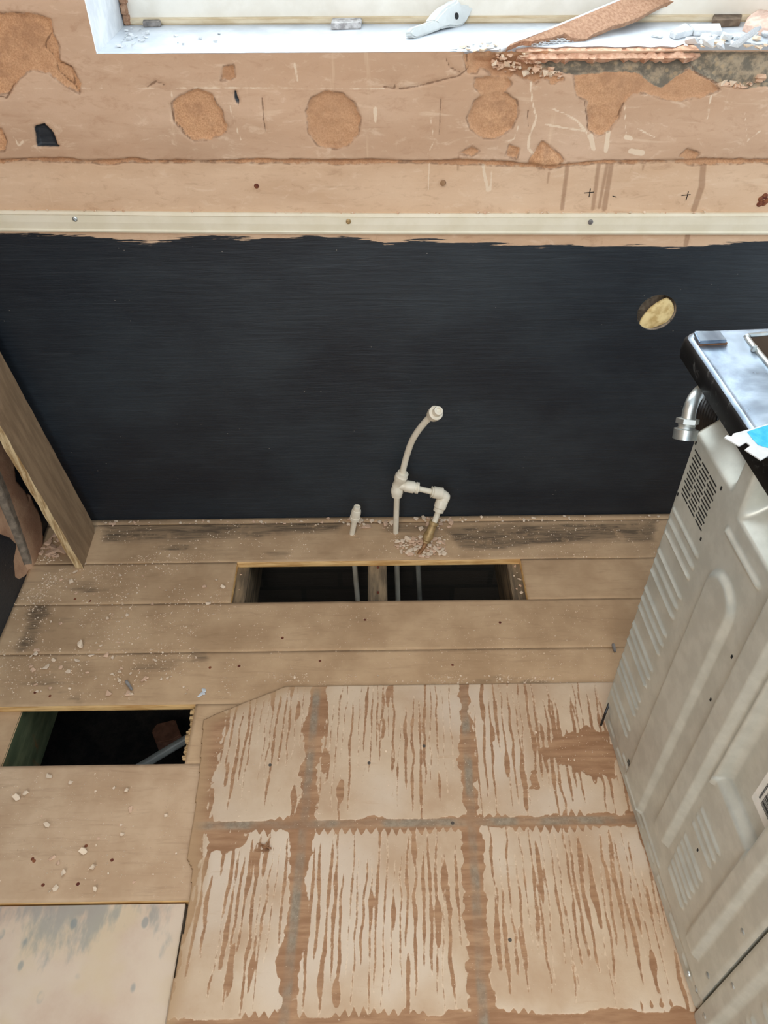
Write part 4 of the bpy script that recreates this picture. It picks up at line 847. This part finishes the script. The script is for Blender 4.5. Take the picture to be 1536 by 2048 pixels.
block('plaster_slab', [(1338, 74), (1350, 80), (1385, 71), (1368, 57)], zs, .010, MWHITE, 'white topped plaster slab, left piece of the pair on the sill', 'plaster piece')
block('plaster_slab', [(1386, 72), (1442, 73), (1438, 57), (1376, 58)], zs, .009, MWHITE, 'long white topped plaster slab on the sill in front of the brown packer', 'plaster piece')
block('plaster_slab', [(1302, 74), (1322, 77), (1326, 72), (1304, 66)], zs, .003, MWHITE, 'thin white flake left of the plaster slabs on the sill', 'plaster piece')

# ------------------------------------------------------------------ loose chips: a few shapes, then copied one by one
def chip_mesh(seed, flat, mat):
    rnd = random.Random(seed); bm = bmesh.new()
    for k in range(11): 
        a = rnd.uniform(0, 2 * pi); r = rnd.uniform(.55, 1.0); bm.verts.new((cos(a) * r * .5, sin(a) * r * .38, rnd.uniform(0, flat)))
    r = bmesh.ops.convex_hull(bm, input=bm.verts); bmesh.ops.delete(bm, geom=[v for v in bm.verts if not v.link_faces], context='VERTS')
    zmin = min(v.co.z for v in bm.verts)
    for v in bm.verts: v.co.z -= zmin
    bmesh.ops.recalc_face_normals(bm, faces=bm.faces); me = bpy.data.meshes.new('chip'); bm.to_mesh(me); bm.free(); me.materials.append(mat); return me
CH = {'pink': [chip_mesh(k, .22, MGYP) for k in range(6)], 'pale': [chip_mesh(k + 10, .26, MGYPL) for k in range(6)], 'white': [chip_mesh(k + 20, .30, MWHITE) for k in range(6)], 'chunk': [chip_mesh(k + 30, .6, MGYPL) for k in range(6)], 'wchunk': [chip_mesh(k + 40, .5, MWHITE) for k in range(5)], 'stone': [chip_mesh(k + 50, .6, MGYP) for k in range(5)]}
PROTO = {}
def chips(kinds, spots, smin, smax, name, label, group, cat='plaster chip', seed=1, zlift=0.0):
    rnd = random.Random(seed)
    for p in spots:
        me = rnd.choice(CH[rnd.choice(kinds)])
        if me.name not in PROTO:
            o = bpy.data.objects.new(name, me); PROTO[me.name] = o
        else:
            o = PROTO[me.name].copy(); o.name = name
        COL.objects.link(o); s = smin + (smax - smin) * rnd.random() ** 2; o.scale = (s, s, s); o.location = (p[0], p[1], p[2] + .0002 + zlift)
        o.rotation_euler = (rnd.uniform(-.06, .06), rnd.uniform(-.06, .06), rnd.uniform(0, 6.28)); tag(o, label, cat, group)
def scat(px, n, seed, z=ZB, power=1.0, clear=None):
    """random floor points inside a photo quadrilateral"""
    rnd = random.Random(seed); P = [tuple(flo(a, b, z)[:2]) for a, b in px]; xs = [p[0] for p in P]; ys = [p[1] for p in P]; outp = []; g = 0
    while len(outp) < n and g < 20000:
        g += 1; x, y = rnd.uniform(min(xs), max(xs)), rnd.uniform(min(ys), max(ys))
        if poly_sdf(P, np.array([x]), np.array([y]))[0] > 0: continue
        if any((x - q[0]) ** 2 + (y - q[1]) ** 2 < .008 ** 2 for q in outp): continue
        if y > YW - .008 or in_hole(x, y) or near_pipe(x, y): continue
        outp.append((x, y, z + .0008))
    return outp
def in_hole(x, y): return (Y2 - .006 < y < Y1 + .006 and HX0 - .01 < x < HX1 + .01) or (Y5 - .004 < y < Y4 + .006 and x < LHX + .004)
def near_pipe(x, y): return any((x - q[0]) ** 2 + (y - q[1]) ** 2 < .013 ** 2 for q in PIPE_FEET) or (x < -.755 and 1.39 < y < 1.57 and x > -.80)
chips(['pink', 'pale'], scat([(790, 1085), (845, 1072), (890, 1080), (892, 1108), (850, 1116), (800, 1106)], 92, 1), .008, .028, 'plaster_chip', 'pink plaster chip in the heap around the foot of the brass valve', 'chips around the brass valve', seed=1)
chips(['pink', 'pale'], scat([(810, 1036), (905, 1036), (900, 1062), (815, 1060)], 26, 2), .008, .026, 'plaster_chip', 'pink plaster chip by the wall behind the brass valve', 'chips behind the brass valve', seed=2)
chips(['pink', 'pale'], scat([(600, 1033), (790, 1033), (780, 1060), (600, 1050)], 26, 3), .008, .028, 'plaster_chip', 'plaster chip by the wall near the capped pipe stub', 'chips near the pipe stub', seed=3)
chips(['pink', 'pale'], scat([(210, 1033), (600, 1033), (600, 1048), (210, 1050)], 34, 4), .005, .018, 'plaster_crumb', 'small plaster chip along the wall foot left of the pipes', 'chips along the wall foot', 'plaster crumb', seed=4)
chips(['pale', 'chunk'], scat([(920, 1032), (1320, 1032), (1315, 1044), (920, 1046)], 30, 5), .005, .015, 'plaster_crumb', 'small plaster chip along the wall foot right of the pipes', 'chips along the right wall foot', 'plaster crumb', seed=5)
chips(['pink'], scat([(92, 1080), (125, 1062), (142, 1100), (110, 1118), (75, 1115)], 20, 6), .018, .042, 'plaster_chip', 'pink plaster chip in the corner behind the leaning plank', 'chips behind the plank', seed=6)
chips(['pale', 'chunk', 'pink'], scat([(55, 1300), (330, 1270), (380, 1390), (60, 1400)], 52, 7), .006, .024, 'plaster_chip', 'plaster chip scattered on the boards behind the lower left hole', 'chips behind the lower left hole', seed=7)
chips(['pale', 'chunk', 'pink'], scat([(110, 1150), (460, 1100), (460, 1220), (60, 1260)], 40, 8), .005, .018, 'plaster_chip', 'plaster chip on the boards left of the cut hole', 'chips left of the cut hole', seed=8)
chips(['pale', 'chunk'], scat([(520, 1352), (1200, 1352), (1200, 1368), (560, 1368)], 32, 9), .004, .010, 'plaster_crumb', 'plaster crumb in the dust line along the back edge of the plywood', 'crumbs along the plywood edge', 'plaster crumb', seed=9)
chips(['pale', 'chunk', 'pink'], scat([(0, 1545), (355, 1545), (365, 1790), (0, 1790)], 30, 10), .005, .020, 'plaster_chip', 'plaster chip on the dusty board in front of the lower left hole', 'chips in front of the lower left hole', seed=10)
chips(['pale', 'chunk'], scat([(425, 1440), (1180, 1400), (1200, 1600), (430, 1650)], 32, 11, .0006), .003, .008, 'plaster_crumb', 'tiny plaster crumb on the far half of the plywood', 'crumbs on the plywood', 'plaster crumb', seed=11)
chips(['white'], [flo(405, 1388, ZB), flo(400, 1392, ZB), flo(409, 1381, ZB)], .012, .024, 'plaster_chip', 'white plaster flake on the boards by the corner of the lower left hole', 'white flakes at the hole corner', seed=12)
chips(['pale', 'pink'], [flo(a, b, ZB - .0200) for a, b in [(1030, 1133), (1034, 1146), (1028, 1152), (1038, 1160), (1040, 1172), (1043, 1185), (1033, 1178), (482, 1150), (478, 1180)]], .006, .016, 'plaster_chip', 'plaster chip lying on a joist end inside the cut hole', 'chips on the joist ends', seed=13)
chips(['white', 'wchunk', 'pale'], scat([(1290, 70), (1536, 60), (1536, 98), (1400, 99), (1330, 90)], 46, 14, ZS - .0008) if False else [], .01, .03, 'rubble', 'x', 'x')
def sill_spots(px, n, seed):
    rnd = random.Random(seed); P = [tuple(flo(a, b, zs)[:2]) for a, b in px]; xs = [p[0] for p in P]; ys = [p[1] for p in P]; o_ = []; g = 0
    while len(o_) < n and g < 9000:
        g += 1; x, y = rnd.uniform(min(xs), max(xs)), rnd.uniform(min(ys), max(ys))
        if poly_sdf(P, np.array([x]), np.array([y]))[0] > 0: continue
        if any((x - q[0]) ** 2 + (y - q[1]) ** 2 < .011 ** 2 for q in o_): continue
        o_.append((x, y, zs))
    return o_
chips(['white', 'wchunk', 'pale'], sill_spots([(1390, 78), (1450, 76), (1530, 60), (1600, 70), (1600, 98), (1420, 98), (1350, 92)], 54, 14), .012, .040, 'plaster_rubble', 'white plaster rubble heaped on the right end of the sill', 'rubble on the sill', 'rubble', seed=14)
chips(['wchunk', 'white'], sill_spots([(226, 96), (250, 62), (268, 56), (300, 62), (290, 84), (262, 100)], 26, 15), .005, .016, 'paint_flake', 'white paint flake in the left corner of the sill', 'flakes in the sill corner', 'paint flake', seed=15)
chips(['white', 'pale'], sill_spots([(905, 101), (940, 92), (985, 82), (1000, 96), (985, 103), (920, 104)], 16, 16), .008, .024, 'paint_flake', 'curled paint flake at the sill edge beside the corner bead', 'flakes beside the corner bead', 'paint flake', seed=16)
chips(['white'], sill_spots([(330, 95), (480, 95), (480, 62), (330, 62)], 6, 18), .008, .018, 'paint_flake', 'white paint flake lying on the clear left part of the sill', 'flakes on the left sill', 'paint flake', seed=18)
chips(['wchunk'], [flo(a, b, zs) for a, b in [(1478, 90)]], .075, .075, 'plaster_lump', 'largest whitish plaster lump in the rubble on the sill', 'x', 'plaster piece', seed=19)
for o in list(COL.objects):
    if o.get('group') == 'x': del o['group']
bm = chunk_grid([(1484, 62), (1490, 50), (1505, 42), (1530, 40), (1560, 42), (1570, 60), (1540, 72), (1508, 70)], lambda a, b: flo(a, b, zs), (0, 0, 1), .022, 6); o = fin('plaster_lump', bm, simple('pink_lump', C(212, 178, 160), C(234, 206, 190), 60, .9, bumpd=.004, bs=.8), None, tuple(flo(1520, 58, zs)), smooth=True); tag(o, 'rough pink plaster lump at the far right end of the sill', 'plaster piece')
# crumbs lodged in the broken ledge below the sill, and along the top of the trim strip
rnd = random.Random(30); sp = []
for k in range(96):
    a = rnd.uniform(985, 1125); lo_ = np.interp(a, [995, 1040, 1125], [140, 152, 160]); b = rnd.uniform(112 if a < 1080 else 140, lo_); sp.append(wal(a, b, .004 + rnd.uniform(-.006, .004)))
for k in range(22):
    a = rnd.uniform(1440, 1536); sp.append(wal(a, np.interp(a, [1440, 1480, 1536], [174, 176, 160]) + rnd.uniform(-3, 2), .002))
chips(['stone', 'pink', 'chunk'], sp, .007, .024, 'plaster_crumb', 'plaster crumb lodged in the broken ledge under the sill', 'crumbs in the broken ledge', 'plaster crumb', seed=30)
sp = []
for k in range(46):
    a = rnd.choice((rnd.uniform(0, 700), rnd.uniform(700, 1500), rnd.uniform(850, 1130))); zt = np.interp(wal(a, 425)[0], [q[0] for q in pth], [q[1] for q in pth]); x = float(wal(a, 425)[0]); sp.append((x, YW - .0045, float(zt) + .0002))
chips(['stone', 'chunk'], sp, .004, .010, 'plaster_crumb', 'plaster crumb sitting on top of the cream trim strip', 'crumbs on the trim strip', 'plaster crumb', seed=31)
# dark plugs on the boards
def plug(a0, b0_, a1, b1_, r, label):
    bm = bmesh.new(); q0, q1 = Vector(flo(a0, b0_, ZB + r + .001)), Vector(flo(a1, b1_, ZB + r + .001)); lathe(bm, q0, q1 - q0, [(0, r * .7), (.002, r), ((q1 - q0).length * .8, r * .9), ((q1 - q0).length, r * .5)], 10); o = fin('wall_plug', bm, MGREY, None, tuple(q0)); tag(o, label, 'wall plug')
plug(1226, 1288, 1230, 1304, .004, 'dark grey wall plug on the boards beside the cooker')
plug(252, 1362, 264, 1380, .0036, 'grey wall plug on the boards behind the lower left hole')
# fine grit: nobody could count it
def grit(name, regs, seed, mat, label, cat):
    rs = np.random.RandomState(seed); vs = []; fs = []
    for px, z, n, s0_, s1_ in regs:
        P = [tuple(flo(a, b, z)[:2]) for a, b in px]; xs = [p[0] for p in P]; ys = [p[1] for p in P]
        X = rs.uniform(min(xs), max(xs), n); Y = rs.uniform(min(ys), max(ys), n); m = poly_sdf(P, X, Y) < 0
        m &= fbm(X, Y, .09, seed + 3) > .42
        if z < 0: m &= poly_sdf(PLY, X, Y) > .005
        for x, y in zip(X[m], Y[m]):
            if in_hole(x, y) or y > YW - .004: continue
            s = s0_ + (s1_ - s0_) * rs.rand() ** 3; a = rs.rand() * 6.28; k = len(vs)
            for j in range(3): vs.append((x + cos(a + j * 2.1) * s, y + sin(a + j * 2.1) * s * .8, z + .0002))
            vs.append((x, y, z + .0003 + s * 1.1)); fs += [(k, k + 1, k + 3), (k + 1, k + 2, k + 3), (k + 2, k, k + 3)]
    me = bpy.data.meshes.new(name); me.from_pydata(vs, [], fs); o = link(name, me, mat, None, vs[0]); tag(o, label, cat, None, 'stuff')
grit('plaster_grit', [([(200, 1032), (1320, 1032), (1310, 1118), (180, 1118)], ZB, 1700, .0008, .0028), ([(20, 1150), (200, 1100), (470, 1110), (460, 1400), (0, 1400), (-20, 1260)], ZB, 3800, .0008, .0030), ([(460, 1210), (1240, 1210), (1220, 1368), (460, 1400)], ZB, 1500, .0007, .0022), ([(0, 1540), (370, 1540), (372, 1796), (0, 1796)], ZB, 900, .0007, .0022), ([(520, 1345), (1215, 1350), (1215, 1371), (560, 1370)], ZB, 1500, .0008, .0026), ([(40, 1130), (110, 1080), (130, 1140), (60, 1230)], ZB, 900, .001, .004)], 5, MGYPL, 'fine plaster grit and dust crumbs strewn over the bare floorboards', 'grit')
grit('floor_grit', [([(410, 1440), (1200, 1390), (1240, 1640), (420, 1660)], .0018, 1500, .0006, .0018), ([(400, 1660), (1260, 1660), (1380, 2048), (350, 2048)], .0018, 700, .0005, .0014)], 9, MGYPL, 'sparse fine grit strewn over the adhesive covered plywood', 'grit')
